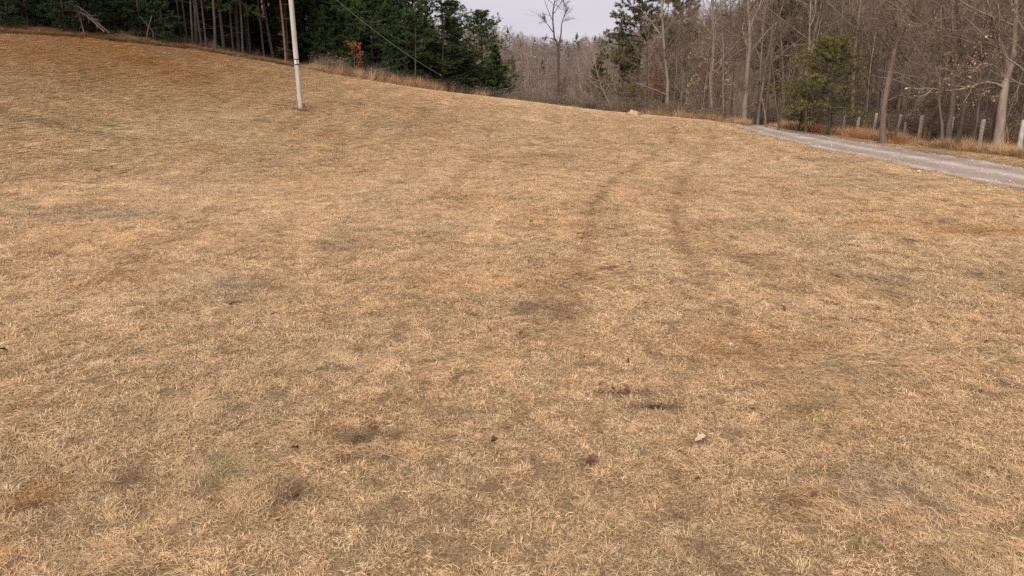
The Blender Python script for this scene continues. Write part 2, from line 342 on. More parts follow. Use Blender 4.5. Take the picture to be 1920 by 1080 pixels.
# ------------------------------------------------------------------ mesh helpers
class Geo:
    def __init__(s): s.v = []; s.q = []; s.t = []; s.n = 0; s.tint = []
    def add(s, v, q=None, t=None, tint=None):
        v = np.asarray(v, float).reshape(-1, 3)
        if q is not None and len(q): s.q.append(np.asarray(q) + s.n)
        if t is not None and len(t): s.t.append(np.asarray(t) + s.n)
        s.tint.append(np.full(len(v), 0.5) if tint is None else np.asarray(tint, float))
        s.v.append(v); s.n += len(v)
    def mesh(s, name, mat, smooth=True, tint=False):
        me = bpy.data.meshes.new(name)
        v = np.concatenate(s.v); q = np.concatenate(s.q) if s.q else np.zeros((0, 4), int); t = np.concatenate(s.t) if s.t else np.zeros((0, 3), int)
        nq, ntr = len(q), len(t)
        me.vertices.add(len(v)); me.vertices.foreach_set('co', v.ravel())
        me.loops.add(nq * 4 + ntr * 3); me.loops.foreach_set('vertex_index', np.concatenate([q.ravel(), t.ravel()]).astype(np.int32))
        me.polygons.add(nq + ntr)
        me.polygons.foreach_set('loop_start', np.concatenate([np.arange(nq) * 4, nq * 4 + np.arange(ntr) * 3]).astype(np.int32))
        me.polygons.foreach_set('use_smooth', np.full(nq + ntr, smooth))
        me.materials.append(mat)
        if tint:
            a = me.attributes.new('tint', 'FLOAT', 'POINT'); a.data.foreach_set('value', np.concatenate(s.tint))
        me.update(calc_edges=True); me.validate()
        return me
    def tubes(s, P, R, sides=5, cap=False):
        """P (m,n,3) polylines, R (m,n) radii"""
        m, n, _ = P.shape
        if m == 0: return
        T = np.gradient(P, axis=1); T /= np.linalg.norm(T, axis=2, keepdims=True) + 1e-9
        t0 = T.mean(1); ref = np.where(np.abs(t0[:, 2:3]) > 0.8, np.array([[1.0, 0, 0]]), np.array([[0, 0, 1.0]]))
        A = np.cross(T, ref[:, None]); A /= np.linalg.norm(A, axis=2, keepdims=True) + 1e-9
        B = np.cross(T, A)
        an = np.arange(sides) * 2 * pi / sides
        V = P[:, :, None] + R[:, :, None, None] * (A[:, :, None] * np.cos(an)[None, None, :, None] + B[:, :, None] * np.sin(an)[None, None, :, None])
        i = np.arange(m)[:, None, None] * n * sides; j = np.arange(n - 1)[None, :, None] * sides; k = np.arange(sides)[None, None]
        k2 = (k + 1) % sides
        q = np.stack([i + j + k, i + j + k2, i + j + sides + k2, i + j + sides + k], -1).reshape(-1, 4)
        s.add(V.reshape(-1, 3), q=q, tint=np.repeat(np.random.default_rng(m * 7 + n).random(m), n * sides))
        if cap:
            for mi in range(m):
                c = P[mi, -1]; ring = V[mi, -1]
                s.add(np.vstack([ring, c]), t=[(a, (a + 1) % sides, sides) for a in range(sides)])
def norm(v): return v / (np.linalg.norm(v, axis=-1, keepdims=True) + 1e-9)

def link(name, me, parent=None, loc=None):
    o = bpy.data.objects.new(name, me); COL.objects.link(o)
    if parent is not None: o.parent = parent
    if loc is not None: o.location = loc
    return o
def tag(o, label, cat, group=None, kind=None):
    o['label'] = label; o['category'] = cat
    if group: o['group'] = group
    if kind: o['kind'] = kind
    return o
def thing(name, loc, label, cat, group=None, rz=0.0, scale=1.0, tilt=(0, 0)):
    o = link(name, None, None, loc); o.rotation_euler = (tilt[0], tilt[1], rz); o.scale = (scale,) * 3 if np.isscalar(scale) else scale
    o.empty_display_size = 0.2
    return tag(o, label, cat, group)

# ------------------------------------------------------------------ ground sheet
def axis_lines(segs):
    out = [segs[0][0]]
    for a, b, d in segs:
        n = max(1, int(round((b - a) / d))); out += list(np.linspace(a, b, n + 1)[1:])
    return np.array(out)
xs = axis_lines([(-1500, -400, 110), (-400, -100, 15), (-100, -45, 2.0), (-45, -12, 0.4), (-12, 12, 0.16), (12, 24, 0.25), (24, 45, 0.8), (45, 120, 3), (120, 400, 14), (400, 1500, 110)])
ys = axis_lines([(-1500, -200, 130), (-200, -10, 9), (-10, 3, 1.0), (3, 20, 0.16), (20, 45, 0.3), (45, 80, 0.6), (80, 160, 2.5), (160, 420, 8), (420, 2200, 110)])
gx, gy = np.meshgrid(xs, ys)
gzv = height(np.clip(gx, -420, 420), np.clip(gy, -210, 620))
g = Geo(); nx, ny = len(xs), len(ys)
ii = (np.arange(ny - 1)[:, None] * nx + np.arange(nx - 1)[None]).ravel()
g.add(np.stack([gx, gy, gzv], -1).reshape(-1, 3), q=np.stack([ii, ii + 1, ii + nx + 1, ii + nx], 1))
me = g.mesh('ground', M['ground'])
fc = field_color(gx.ravel(), gy.ravel()); wm = woods_mask(gx.ravel(), gy.ravel())
a = me.attributes.new('gcol', 'FLOAT_COLOR', 'POINT'); a.data.foreach_set('color', np.hstack([fc, np.ones((len(fc), 1))]).ravel())
a = me.attributes.new('woods', 'FLOAT', 'POINT'); a.data.foreach_set('value', wm)
ground = link('ground', me); ground['kind'] = 'structure'; ground['label'] = 'rolling field of dry mown grass running into leaf littered woods'

# gravel road: a sheet draped on the ground with ragged edges
ry = axis_lines([(-60, 8, 2.0), (8, 46, 0.25), (46, 70, 1.5)]); uu = np.linspace(-1, 1, 23)
RYg, Ug = np.meshgrid(ry, uu, indexing='ij')
wob = 0.55 * (fbm(RYg, Ug * 0 + 3 * np.sign(Ug), 0.9, 4, 31) - 0.5) * np.abs(Ug) ** 3 * 2
RXg = road_x(RYg) + Ug * ROAD_W + wob
rz_ = height(RXg, RYg) + 0.035 - 0.045 * sstep(0.86, 1.0, np.abs(Ug)) + 0.02 * (fbm(RXg, RYg, 0.5, 2, 33) - .5) - 0.02 * np.exp(-((np.abs(Ug) - 0.5) / 0.2) ** 2)
g = Geo(); n1, n2 = RYg.shape; ii = (np.arange(n1 - 1)[:, None] * n2 + np.arange(n2 - 1)[None]).ravel()
g.add(np.stack([RXg, RYg, rz_], -1).reshape(-1, 3), q=np.stack([ii, ii + 1, ii + n2 + 1, ii + n2], 1))
me = g.mesh('gravel_road', M['gravel'])
# worn wheel lines are browner, crown and verges keep pale loose stone
ac = 0.13 + 0.30 * np.exp(-(Ug / 0.25) ** 2) + 0.22 * np.exp(-((np.abs(Ug) - 0.82) / 0.16) ** 2)
a = me.attributes.new('across', 'FLOAT', 'POINT'); a.data.foreach_set('value', ac.ravel())
road = link('gravel_road', me); road['kind'] = 'structure'; road['label'] = 'single lane gravel road along the fence on the right'

# ------------------------------------------------------------------ instanced ground cover (uncountable stuff)
def protos(name, meshes):
    c = bpy.data.collections.new(name)
    for i, m in enumerate(meshes):
        c.objects.link(bpy.data.objects.new('%s_clump_%s' % (name, 'abcdefghijkl'[i]), m))
    return c
def scatter(name, pts, yaw, tilt, scl, idx, colr, coll, label, cat):
    n = len(pts); me = bpy.data.meshes.new(name)
    me.vertices.add(n); me.vertices.foreach_set('co', np.asarray(pts, float).ravel())
    def at_(nm, ty, key, val):
        a = me.attributes.new(nm, ty, 'POINT'); a.data.foreach_set(key, np.ascontiguousarray(val).ravel())
    at_('rot', 'FLOAT_VECTOR', 'vector', np.stack([tilt[:, 0], tilt[:, 1], yaw], 1)); at_('scl', 'FLOAT_VECTOR', 'vector', scl)
    at_('idx', 'INT', 'value', idx.astype(np.int32)); at_('gcol', 'FLOAT_COLOR', 'color', np.hstack([colr, np.ones((n, 1))]))
    o = link(name, me); tag(o, label, cat, kind='stuff')
    nt = bpy.data.node_groups.new(name, 'GeometryNodeTree')
    nt.interface.new_socket('Geometry', in_out='INPUT', socket_type='NodeSocketGeometry')
    nt.interface.new_socket('Geometry', in_out='OUTPUT', socket_type='NodeSocketGeometry')
    N, L = nt.nodes, nt.links
    gi, go = N.new('NodeGroupInput'), N.new('NodeGroupOutput'); ip = N.new('GeometryNodeInstanceOnPoints')
    ci = N.new('GeometryNodeCollectionInfo'); ci.inputs['Collection'].default_value = coll
    ci.inputs['Separate Children'].default_value = True; ci.inputs['Reset Children'].default_value = True
    def na(nm, ty):
        a = N.new('GeometryNodeInputNamedAttribute'); a.data_type = ty; a.inputs['Name'].default_value = nm; return a.outputs['Attribute']
    e2r = N.new('FunctionNodeEulerToRotation')
    L.new(na('rot', 'FLOAT_VECTOR'), e2r.inputs[0]); L.new(e2r.outputs[0], ip.inputs['Rotation'])
    L.new(na('scl', 'FLOAT_VECTOR'), ip.inputs['Scale']); L.new(na('idx', 'INT'), ip.inputs['Instance Index'])
    ip.inputs['Pick Instance'].default_value = True
    L.new(gi.outputs[0], ip.inputs['Points']); L.new(ci.outputs[0], ip.inputs['Instance']); L.new(ip.outputs[0], go.inputs[0])
    md = o.modifiers.new('scatter', 'NODES'); md.node_group = nt
    return o

def blades(g, r, base, az, el0, length, width, bend, nseg=3):
    """curved ribbons: base (n,3); elevation falls by bend along the blade"""
    n = len(base); k = nseg + 1
    step = (length / nseg)[:, None]
    el = el0[:, None] - bend[:, None] * np.linspace(0, 1, nseg)[None]
    a2 = az[:, None] + (r.random((n, 1)) - .5) * 1.2 * np.linspace(0, 1, nseg)[None]
    d = np.stack([np.cos(el) * np.cos(a2), np.cos(el) * np.sin(a2), np.sin(el)], -1) * step[..., None]
    P = np.concatenate([base[:, None], base[:, None] + np.cumsum(d, 1)], 1)
    P[:, 1:, 2] = np.maximum(P[:, 1:, 2], 0.004 + 0.008 * r.random((n, 1)))
    roll = r.random(n) * 2 * pi
    side = np.stack([-np.sin(az), np.cos(az), 0.6 * np.sin(roll)], -1); side = norm(side)
    w = width[:, None] * np.array([0.8, 1.0, 0.75, 0.3, 0.1])[None, :k] * 0.5
    w[:, -1] = 0
    V = np.stack([P - side[:, None] * w[..., None], P + side[:, None] * w[..., None]], 2).reshape(n, k * 2, 3)
    V = V[:, :-1]                                   # last pair collapses to a tip
    o = np.arange(n)[:, None] * (2 * k - 1)
    q = [np.concatenate([o + 2 * j, o + 2 * j + 1, o + 2 * j + 3, o + 2 * j + 2], 1) for j in range(nseg - 1)]
    j = nseg - 1
    t = np.concatenate([o + 2 * j, o + 2 * j + 1, o + 2 * j + 2], 1)
    ti = np.repeat(np.clip(r.normal(0.5, 0.24, n), 0, 1), 2 * k - 1)
    g.add(V.reshape(-1, 3), q=np.concatenate(q), t=t, tint=ti)

def grass_proto(i):
    r = np.random.default_rng(100 + i); g = Geo()
    kind = ('thatch', 'thatch', 'thatch', 'mat', 'mat', 'tuft', 'tuft', 'swirl')[i]
    n = 62; rad = 0.115 * np.sqrt(r.random(n)); th = r.random(n) * 2 * pi
    base = np.stack([rad * np.cos(th), rad * np.sin(th), np.zeros(n)], 1)
    az = r.random(n) * 2 * pi; L = r.uniform(0.025, 0.068, n); w = r.uniform(0.0028, 0.0052, n)
    if kind == 'thatch': el = np.radians(r.uniform(12, 62, n)); be = np.radians(r.uniform(20, 90, n))
    elif kind == 'mat': el = np.radians(r.uniform(0, 30, n)); be = np.radians(r.uniform(0, 40, n)); L *= 1.15; base[:, 2] += 0.012 * r.random(n)
    elif kind == 'tuft':
        base[:, :2] *= 0.55; az = np.arctan2(base[:, 1], base[:, 0]) + r.normal(0, .5, n); el = np.radians(r.uniform(30, 80, n)); be = np.radians(r.uniform(40, 130, n)); L = r.uniform(.05, .10, n)
    else:
        az = 0.5 + r.normal(0, .55, n); el = np.radians(r.uniform(8, 40, n)); be = np.radians(r.uniform(15, 70, n)); L = r.uniform(.07, .14, n)
    blades(g, r, base, az, el, L, w, be)
    return g.mesh('grass_clump', M['grass'], tint=True)
GR = protos('grass', [grass_proto(i) for i in range(8)])

def scatter_field():
    r = np.random.default_rng(5); P = []
    # density falls with distance, clumps grow, so that the cover stays closed
    for a, b in [(2.5, 5), (5, 8), (8, 12), (12, 17), (17, 24), (24, 33), (33, 45), (45, 70)]:
        m = (a + b) / 2; dens = np.clip(170 * (8 / m) ** 0.9, 48, 170)
        ang = 0.82; area = ang * (b * b - a * a); n = int(area * dens)
        k_ = np.arange(n); q1 = (.5 + k_ * 0.7548776662) % 1; q2 = (.5 + k_ * 0.5698402910) % 1
        rr = np.sqrt(q1 * (b * b - a * a) + a * a) + r.normal(0, .02, n); t = (q2 * 2 - 1) * ang + r.normal(0, .02, n) / m
        P.append(np.stack([rr * np.sin(t), rr * np.cos(t)], 1))
    P = np.concatenate(P); x, y = P.T
    keep = (woods_mask(x, y) < r.random(len(x)) * 0.9) & (np.abs(x - road_x(y)) > ROAD_W - 0.22 + 0.9 * (fbm(x, y, .8, 2, 40) - .5))
    x, y = x[keep], y[keep]; d = np.hypot(x, y)
    ru = rut_mask(x, y); bare = sstep(0.57, 0.69, fbm(x, y, 0.10, 2, 44))
    keep = r.random(len(x)) > 0.35 * ru + np.clip(.95 * blob(x, y, P_SC), 0, .85) + 0.5 * bare * (1 - .5 * sstep(12, 25, d))
    x, y, d, ru, bare = x[keep], y[keep], d[keep], ru[keep], bare[keep]; n = len(x)
    z = height(x, y)
    s = np.clip((d / 8.0) ** 0.5, 0.85, 1.75) * r.uniform(0.75, 1.3, n)
    lush = 0.85 + 0.4 * fbm(x, y, 0.5, 3, 46)
    sz = np.clip(s, 0.8, 1.25) * lush * (1 - 0.5 * ru) * (1 - 0.55 * bare) * np.where(d > 20, 0.9, 1)
    c = field_color(x, y) * (1 + (r.random((n, 1)) - .5) * np.interp(d, [8, 30], [.42, .24])[:, None]) * (1 + r.normal(0, 0.014, (n, 3))) * (1 - .42 * bare[:, None])
    u = r.random(n)
    c[u < .004] = np.array([.24, .24, .10]); c[(u > .007) & (u < .02)] = np.array([.36, .22, .11]); c[u > .985] = np.array([.80, .65, .46])
    swirl = fbm(x, y, 0.9, 2, 48); idx = r.choice(8, n, p=[.19, .19, .17, .12, .11, .09, .07, .06])
    idx = np.where((swirl > 0.62) & (r.random(n) < 0.55), 7, idx)
    yaw = np.where(idx == 7, 6 * fbm(x, y, 1.6, 2, 50) + r.normal(0, .35, n), r.random(n) * 2 * pi)
    scatter('grass', np.stack([x, y, z - 0.004], 1), yaw, r.normal(0, .06, (n, 2)), np.stack([s, s, sz], 1), idx, np.clip(c, 0, 0.85), GR,
            'dry straw coloured mown grass covering the open field', 'grass')
scatter_field()

# tall dead grass at the field edges
def tall_proto(i):
    r = np.random.default_rng(300 + i); g = Geo(); n = 46
    rad = 0.16 * np.sqrt(r.random(n)); th = r.random(n) * 2 * pi
    base = np.stack([rad * np.cos(th), rad * np.sin(th), np.zeros(n)], 1)
    az = th + r.normal(0, .6, n); el = np.radians(r.uniform(62, 89, n)); be = np.radians(r.uniform(5, 45, n))
    blades(g, r, base, az, el, r.uniform(0.45, 1.05, n), r.uniform(.007, .015, n), be, 4)
    n = 40; th = r.random(n) * 2 * pi; base = np.stack([.2 * np.cos(th), .2 * np.sin(th), np.zeros(n)], 1)
    blades(g, r, base, th, np.radians(r.uniform(25, 70, n)), r.uniform(0.2, 0.45, n), r.uniform(.006, .012, n), np.radians(r.uniform(30, 90, n)), 4)
    return g
TALL = protos('tall_grass', [tall_proto(i).mesh('tall_grass_clump', M['tall'], tint=True) for i in range(4)])
def scatter_tall():
    r = np.random.default_rng(9); X, Y, S, Cc = [], [], [], []
    # left woods edge
    n = 1900; px = r.uniform(-60, 1420, n); px = px[(fbm(px, px * 0, 22, 3, 63) > r.uniform(.25, .62, n)) | (px < 540)]; n = len(px); ex = np.interp(px, [e[0] for e in EDGE], EDX); ey = np.interp(px, [e[0] for e in EDGE], EDY)
    off = np.abs(r.normal(0, 1.0, n)) * np.where(px < 560, .7, 1.1) - 0.2
    X.append(ex * (1 + off / ey)); Y.append(ey + off)
    h = np.interp(px, [0, 480, 560, 640, 760, 920, 980, 1150, 1250, 1400], [.25, .3, .5, 1.05, 1.2, 1.0, .5, .4, .8, .6]) * r.uniform(.35, 1.15, n)
    S.append(h); tanc = np.array([.56, .38, .23]); orc = np.array([.50, .29, .15]); w = fbm(px / 40, off, 1, 2, 60)[:, None]
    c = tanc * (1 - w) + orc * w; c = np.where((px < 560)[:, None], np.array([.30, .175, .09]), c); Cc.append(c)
    # fence line
    n = 1500; y = r.uniform(17, 46, n); fx = fence_x(y) + .12
    off = np.abs(r.normal(0.1, .6, n)) + np.where(r.random(n) < .12, -.3, .03)
    X.append(fx + off); Y.append(y); S.append(r.uniform(.25, .7, n) * np.interp(fbm(fx, y, 1.3, 2, 62), [.3, .7], [.6, 1.25]))
    w = sstep(.35, .65, fbm(fx + off, y, .9, 2, 61))[:, None]
    Cc.append(np.array([.56, .38, .23]) * (1 - w) + np.array([.58, .345, .175]) * w)
    pf = ground_px(564, 205); n = 16; an = r.random(n) * 6.28; X.append(pf[0] + .26 * np.cos(an)); Y.append(pf[1] + .22 * np.sin(an)); S.append(r.uniform(.12, .3, n)); Cc.append(np.tile([.52, .36, .21], (n, 1)))
    x = np.concatenate(X); y = np.concatenate(Y); s = np.concatenate(S); c = np.concatenate(Cc); n = len(x)
    c = c * r.uniform(.75, 1.2, (n, 1))
    scatter('tall_dry_grass', np.stack([x, y, height(x, y) - .02], 1), r.random(n) * 2 * pi, r.normal(0, .08, (n, 2)), np.stack([.8 + .3 * s, .8 + .3 * s, s], 1), r.integers(0, 4, n), c, TALL,
            'tall tan dead grass along the woods edges and fence line', 'tall grass')
scatter_tall()

# ------------------------------------------------------------------ trees
def paths(start, d, length, n, r, wob, up):
    """random-walk polylines: start (m,3), d (m,3), length (m,)"""
    m = len(start); P = np.empty((m, n, 3)); P[:, 0] = start; d = norm(d.copy()); st = (length / (n - 1))[:, None]
    for i in range(1, n):
        d = norm(d + wob * r.normal(0, 1, (m, 3)) + np.array([0, 0, up]))
        P[:, i] = P[:, i - 1] + d * st
    return P
def sprout(P, R, k, t0, t1, ang, ratio, n, r, wob, up, rmin, rr=0.55, plen=None, flat=1.0):
    m, pn, _ = P.shape; L = np.linalg.norm(np.diff(P, axis=1), axis=2).sum(1) if plen is None else plen
    t = (np.arange(k)[None] + r.random((m, k))) / k * (t1 - t0) + t0
    f = t * (pn - 1); i = np.minimum(f.astype(int), pn - 2); fr = (f - i)[..., None]
    mi = np.arange(m)[:, None]
    p = P[mi, i] * (1 - fr) + P[mi, i + 1] * fr; tg = norm(P[mi, i + 1] - P[mi, i]); ra = R[mi, i] * (1 - fr[..., 0]) + R[mi, i + 1] * fr[..., 0]
    rd = r.normal(0, 1, (m, k, 3)) * np.array([1, 1, flat]); pe = norm(rd - (rd * tg).sum(-1, keepdims=True) * tg)
    an = np.radians(ang) * r.uniform(.65, 1.35, (m, k))[..., None]
    d = tg * np.cos(an) + pe * np.sin(an)
    ln = L[:, None] * ratio * (1.15 - 0.6 * t) * r.uniform(.6, 1.25, (m, k))
    P2 = paths(p.reshape(-1, 3), d.reshape(-1, 3), ln.ravel(), n, r, wob, up)
    r0 = np.maximum(np.minimum(ra.ravel() * rr * r.uniform(.6, 1.1, m * k), ra.ravel() * .9), rmin)
    R2 = np.maximum(r0[:, None] * np.linspace(1, .35, n)[None], rmin * .7)
    return P2, R2
def bare_geo(seed, h=11.0, rad=0.12, cb=0.35, spread=0.42, k=(13, 7, 6, 4), wob=.035, rmin=.006, trunk=None, extra=(), ang=48):
    """a leafless tree: (trunk and limbs, twigs, limb polylines)"""
    r = np.random.default_rng(seed); gt, gc = Geo(), Geo()
    if trunk is None:
        P = paths(np.array([[0, 0, -.25]]), np.array([[r.normal(0, .04), r.normal(0, .04), 1.0]]), np.array([h]), 14, r, wob, 0.02)
    else:
        T = np.array(trunk); u = np.linspace(0, 1, len(T)); uu = np.linspace(0, 1, 14)
        P = np.stack([np.interp(uu, u, T[:, i]) for i in range(3)], 1)[None]; P[:, 1:-1] += r.normal(0, .018, P[:, 1:-1].shape)
        h = np.linalg.norm(np.diff(P[0], axis=0), axis=1).sum()
    prof = np.linspace(1, .16, 14) ** .85; prof[0] *= 1.35; prof[1] *= 1.04
    R = rad * prof[None]
    gt.tubes(P, R, 8)
    Ps, Rs = [P], [R]
    for (pts, rr) in extra:                                     # limbs seen in the photograph
        T = np.array(pts); u = np.linspace(0, 1, len(T)); uu = np.linspace(0, 1, 14)
        Q = np.stack([np.interp(uu, u, T[:, i]) for i in range(3)], 1)[None]; Q[:, 1:] += r.normal(0, .012, Q[:, 1:].shape)
        RQ = rr * np.linspace(1, .2, 14)[None]; gt.tubes(Q, RQ, 6); Ps.append(Q); Rs.append(RQ)
    PP, RR = np.concatenate(Ps), np.concatenate(Rs)
    L1, R1 = sprout(PP, RR, k[0], cb, .99, ang, spread, 8, r, .10, .035, .016)
    gt.tubes(L1, R1, 5)
    L2, R2 = sprout(L1, R1, k[1], .15, 1, 45,   .52, 6, r, .14, .02, .010); gc.tubes(L2, R2, 4)
    L3, R3 = sprout(L2, R2, k[2], .1, 1, 42, .55, 4, r, .15, .02, rmin); gc.tubes(L3, R3, 3)
    if k[3]:
        L4, R4 = sprout(L3, R3, k[3], .1, 1, 40, .6, 3, r, .15, .02, rmin * .8); gc.tubes(L4, R4, 3)
    else: L4 = L3
    return gt, gc, L4
def leaf_geo(P, n, r, size=.06):
    """n small curled dead leaves hung on twig polylines P"""
    g = Geo(); i = r.integers(0, len(P), n); p = P[i, -1] + r.normal(0, .02, (n, 3))
    d = norm(r.normal(0, 1, (n, 3)) + np.array([0, 0, -.9])); s = norm(np.cross(d, r.normal(0, 1, (n, 3)))); nn = np.cross(d, s)
    l = size * r.uniform(.6, 1.4, (n, 1))
    V = np.stack([p, p + d * l * .5 + s * l * .38 + nn * l * .12, p + d * l, p + d * l * .5 - s * l * .38 + nn * l * .12], 1)
    o = np.arange(n)[:, None] * 4
    g.add(V.reshape(-1, 3), t=np.concatenate([o + [0, 1, 2], o + [0, 2, 3]]), tint=np.repeat(r.random(n), 4))
    return g
def tufts(g, p, ax, r, m=7, l=(.10, .2), w=.03, spread=.75):
    n = len(p); d = norm(ax[:, None] * (1 - spread) + spread * norm(r.normal(0, 1, (n, m, 3))) + np.array([0, 0, .12]))
    s = norm(np.cross(d, r.normal(0, 1, (n, m, 3)))); L = r.uniform(l[0], l[1], (n, m, 1)); b = p[:, None] + r.normal(0, .02, (n, m, 3))
    V = np.stack([b - s * w * .5, b + s * w * .5, b + d * L], 2).reshape(-1, 3)
    base = np.clip(r.normal(.45, .2, (n, 1)) + r.normal(0, .15, (n, m)), 0, 1)
    g.add(V, t=np.arange(n * m * 3).reshape(-1, 3), tint=np.repeat(base.ravel(), 3))
def pine_geo(seed, h=12, rad=.13, cb=.3, R=2.4, whorl=.42, per=6, dead=1.0, m=7, l=(.12, .22), w=.034, shape=.8, droop=-.02, sub=7, gaps=.1, ang0=82, ang1=50, lean=.02, top=True, flat=.35):
    r = np.random.default_rng(seed); gt, gc = Geo(), Geo()
    P = paths(np.array([[0, 0, -.25]]), np.array([[r.normal(0, lean), r.normal(0, lean), 1.0]]), np.array([h + .25]), 16, r, .012, .02)
    RR = rad * (np.linspace(1, .1, 16) ** .9)[None]; gt.tubes(P, RR, 8)
    def ptrunk(t):
        f = t * 15; i = np.minimum(f.astype(int), 14); fr = (f - i)[:, None]; return P[0, i] * (1 - fr) + P[0, i + 1] * fr
    nw = int(h * (1 - cb) / whorl); t = []; 
    for k in range(nw):
        tt = cb + (1 - cb) * (k + r.random() * .4) / nw; t += [tt] * max(2, per + r.integers(-2, 2))
    t = np.clip(np.array(t) + r.normal(0, .006, len(t)), cb, .985); t = t[r.random(len(t)) > gaps]; n = len(t)
    u = (t - cb) / (1 - cb)
    prof = np.clip((1 - u) ** shape, 0.06, 1) * np.clip(.55 + u * 2.2, 0, 1); L = R * prof * r.uniform(.6, 1.2, n)
    az = r.random(n) * 2 * pi; an = np.radians(ang0 + (ang1 - ang0) * u + r.normal(0, 7, n))
    d = np.stack([np.cos(az) * np.sin(an), np.sin(az) * np.sin(an), np.cos(an)], 1)
    B = paths(ptrunk(t), d, L, 7, r, .07, droop); RB = np.maximum(.012 + .009 * L[:, None], .008) * np.linspace(1, .3, 7)[None]
    gt.tubes(B, RB, 4)
    S, RS = sprout(B, RB, sub, .2, .98, 52, .36, 4, r, .08, .03, .005, flat=flat)
    gt.tubes(S, RS, 3)
    # needles sit on the side shoots and on the outer branch
    f = r.random((len(S), 5)) * .8 + .2; i = np.minimum((f * 3).astype(int), 2); fr = (f * 3 - i)[..., None]; mi = np.arange(len(S))[:, None]
    p = S[mi, i] * (1 - fr) + S[mi, i + 1] * fr; ax = norm(S[mi, i + 1] - S[mi, i]); tufts(gc, p.reshape(-1, 3), ax.reshape(-1, 3), r, m, l, w)
    p = B[:, 3:].reshape(-1, 3); ax = norm(B[:, 3:] - B[:, 2:-1]).reshape(-1, 3); tufts(gc, p, ax, r, m, l, w)
    if top:
        q = P[0, -3:] ; tufts(gc, np.repeat(q, 6, 0) + r.normal(0, .05, (18, 3)), np.tile([0, 0, 1.], (18, 1)), r, m, l, w)
    nd_ = int(dead * 16 * max(cb, .15) * 3)
    if nd_ > 0:
        td = r.uniform(.08, cb + .1, nd_); az = r.random(nd_) * 2 * pi; an = np.radians(r.uniform(65, 105, nd_))
        d = np.stack([np.cos(az) * np.sin(an), np.sin(az) * np.sin(an), np.cos(an)], 1); Ld = r.uniform(.4, 1.0, nd_) * R * .6
        D = paths(ptrunk(td), d, Ld, 5, r, .07, -.02); RD = np.full((nd_, 1), .012) * np.linspace(1, .4, 5)[None]; gt.tubes(D, RD, 3)
        D2, RD2 = sprout(D, RD, 4, .3, 1, 45, .4, 3, r, .1, 0, .005); gt.tubes(D2, RD2, 3)
    return gt, gc

MESH = {}
def reg(key, gt, gc, mt, mc, tint=False):
    MESH[key] = (gt.mesh(key + '_trunk', M[mt]), gc.mesh(key + '_crown', M[mc], smooth=not tint, tint=tint))
def plant(key, name, x, y, label, cat, group=None, rz=None, s=1.0, tilt=(0, 0), dz=0.0):
    t = thing(name, (x, y, gz(x, y) - .05 + dz), label, cat, group, random.random() * 6.28 if rz is None else rz, s, tilt)
    link('trunk', MESH[key][0], t); link('crown', MESH[key][1], t)
    return t

# prototypes
reg('pine_tall0', *pine_geo(1, 15, .10, .36, 2.8, m=8), 'pinebark', 'needle_dark', True)
reg('pine_tall1', *pine_geo(2, 14, .085, .31, 2.6, m=8), 'pinebark', 'needle_dark', True)
reg('pine_tall2', *pine_geo(3, 16, .11, .28, 3.0, m=8), 'pinebark', 'needle_dark', True)
reg('pine_low0', *pine_geo(4, 6, .07, .06, 1.7, whorl=.34, dead=.3), 'pinebark', 'needle_dark', True)
reg('pine_low1', *pine_geo(5, 7.5, .09, .05, 2.0, whorl=.36, dead=.3), 'pinebark', 'needle_dark', True)
reg('pine_mid0', *pine_geo(6, 11, .12, .08, 3.9, whorl=.54, per=8, m=9, sub=10, shape=.46, gaps=.18, l=(.1, .2), flat=.22), 'pinebark', 'needle', True)
reg('pine_mid1', *pine_geo(7, 9.5, .10, .12, 3.5, whorl=.5, per=8, m=9, sub=10, shape=.46, gaps=.22, l=(.1, .2), flat=.22), 'pinebark', 'needle', True)
for i in range(6):
    reg('bare%d' % i, *bare_geo(20 + i, h=(12, 10.5, 13, 9, 11, 14)[i], rad=(.12, .09, .14, .07, .10, .15)[i], cb=(.25, .2, .35, .15, .3, .4)[i],
        spread=(.36, .4, .33, .42, .38, .3)[i], k=(14, 7, 5, 3))[:2], ('greybark', 'brownbark', 'palebark', 'greybark', 'darkbark', 'brownbark')[i], ('twig', 'twig', 'twig', 'twig_red', 'twig', 'twig_red')[i])
for i in range(4):
    reg('sapling%d' % i, *bare_geo(40 + i, h=(5.5, 6.5, 4.5, 7)[i], rad=(.035, .04, .03, .045)[i], cb=.12, spread=.36, k=(11, 5, 4, 0), wob=.05, ang=38)[:2],
        ('greybark', 'brownbark', 'palebark', 'greybark')[i], ('twig', 'twig_red', 'twig', 'twig_red')[i])

def edge_at(px): return np.interp(px, [e[0] for e in EDGE], EDX), np.interp(px, [e[0] for e in EDGE], EDY)
def behind(px, off):
    """a spot that shows at photo column px, off metres behind the edge of the field"""
    ex, ey = edge_at(px); f = (ey + off) / ey
    return ex * f, ey + off

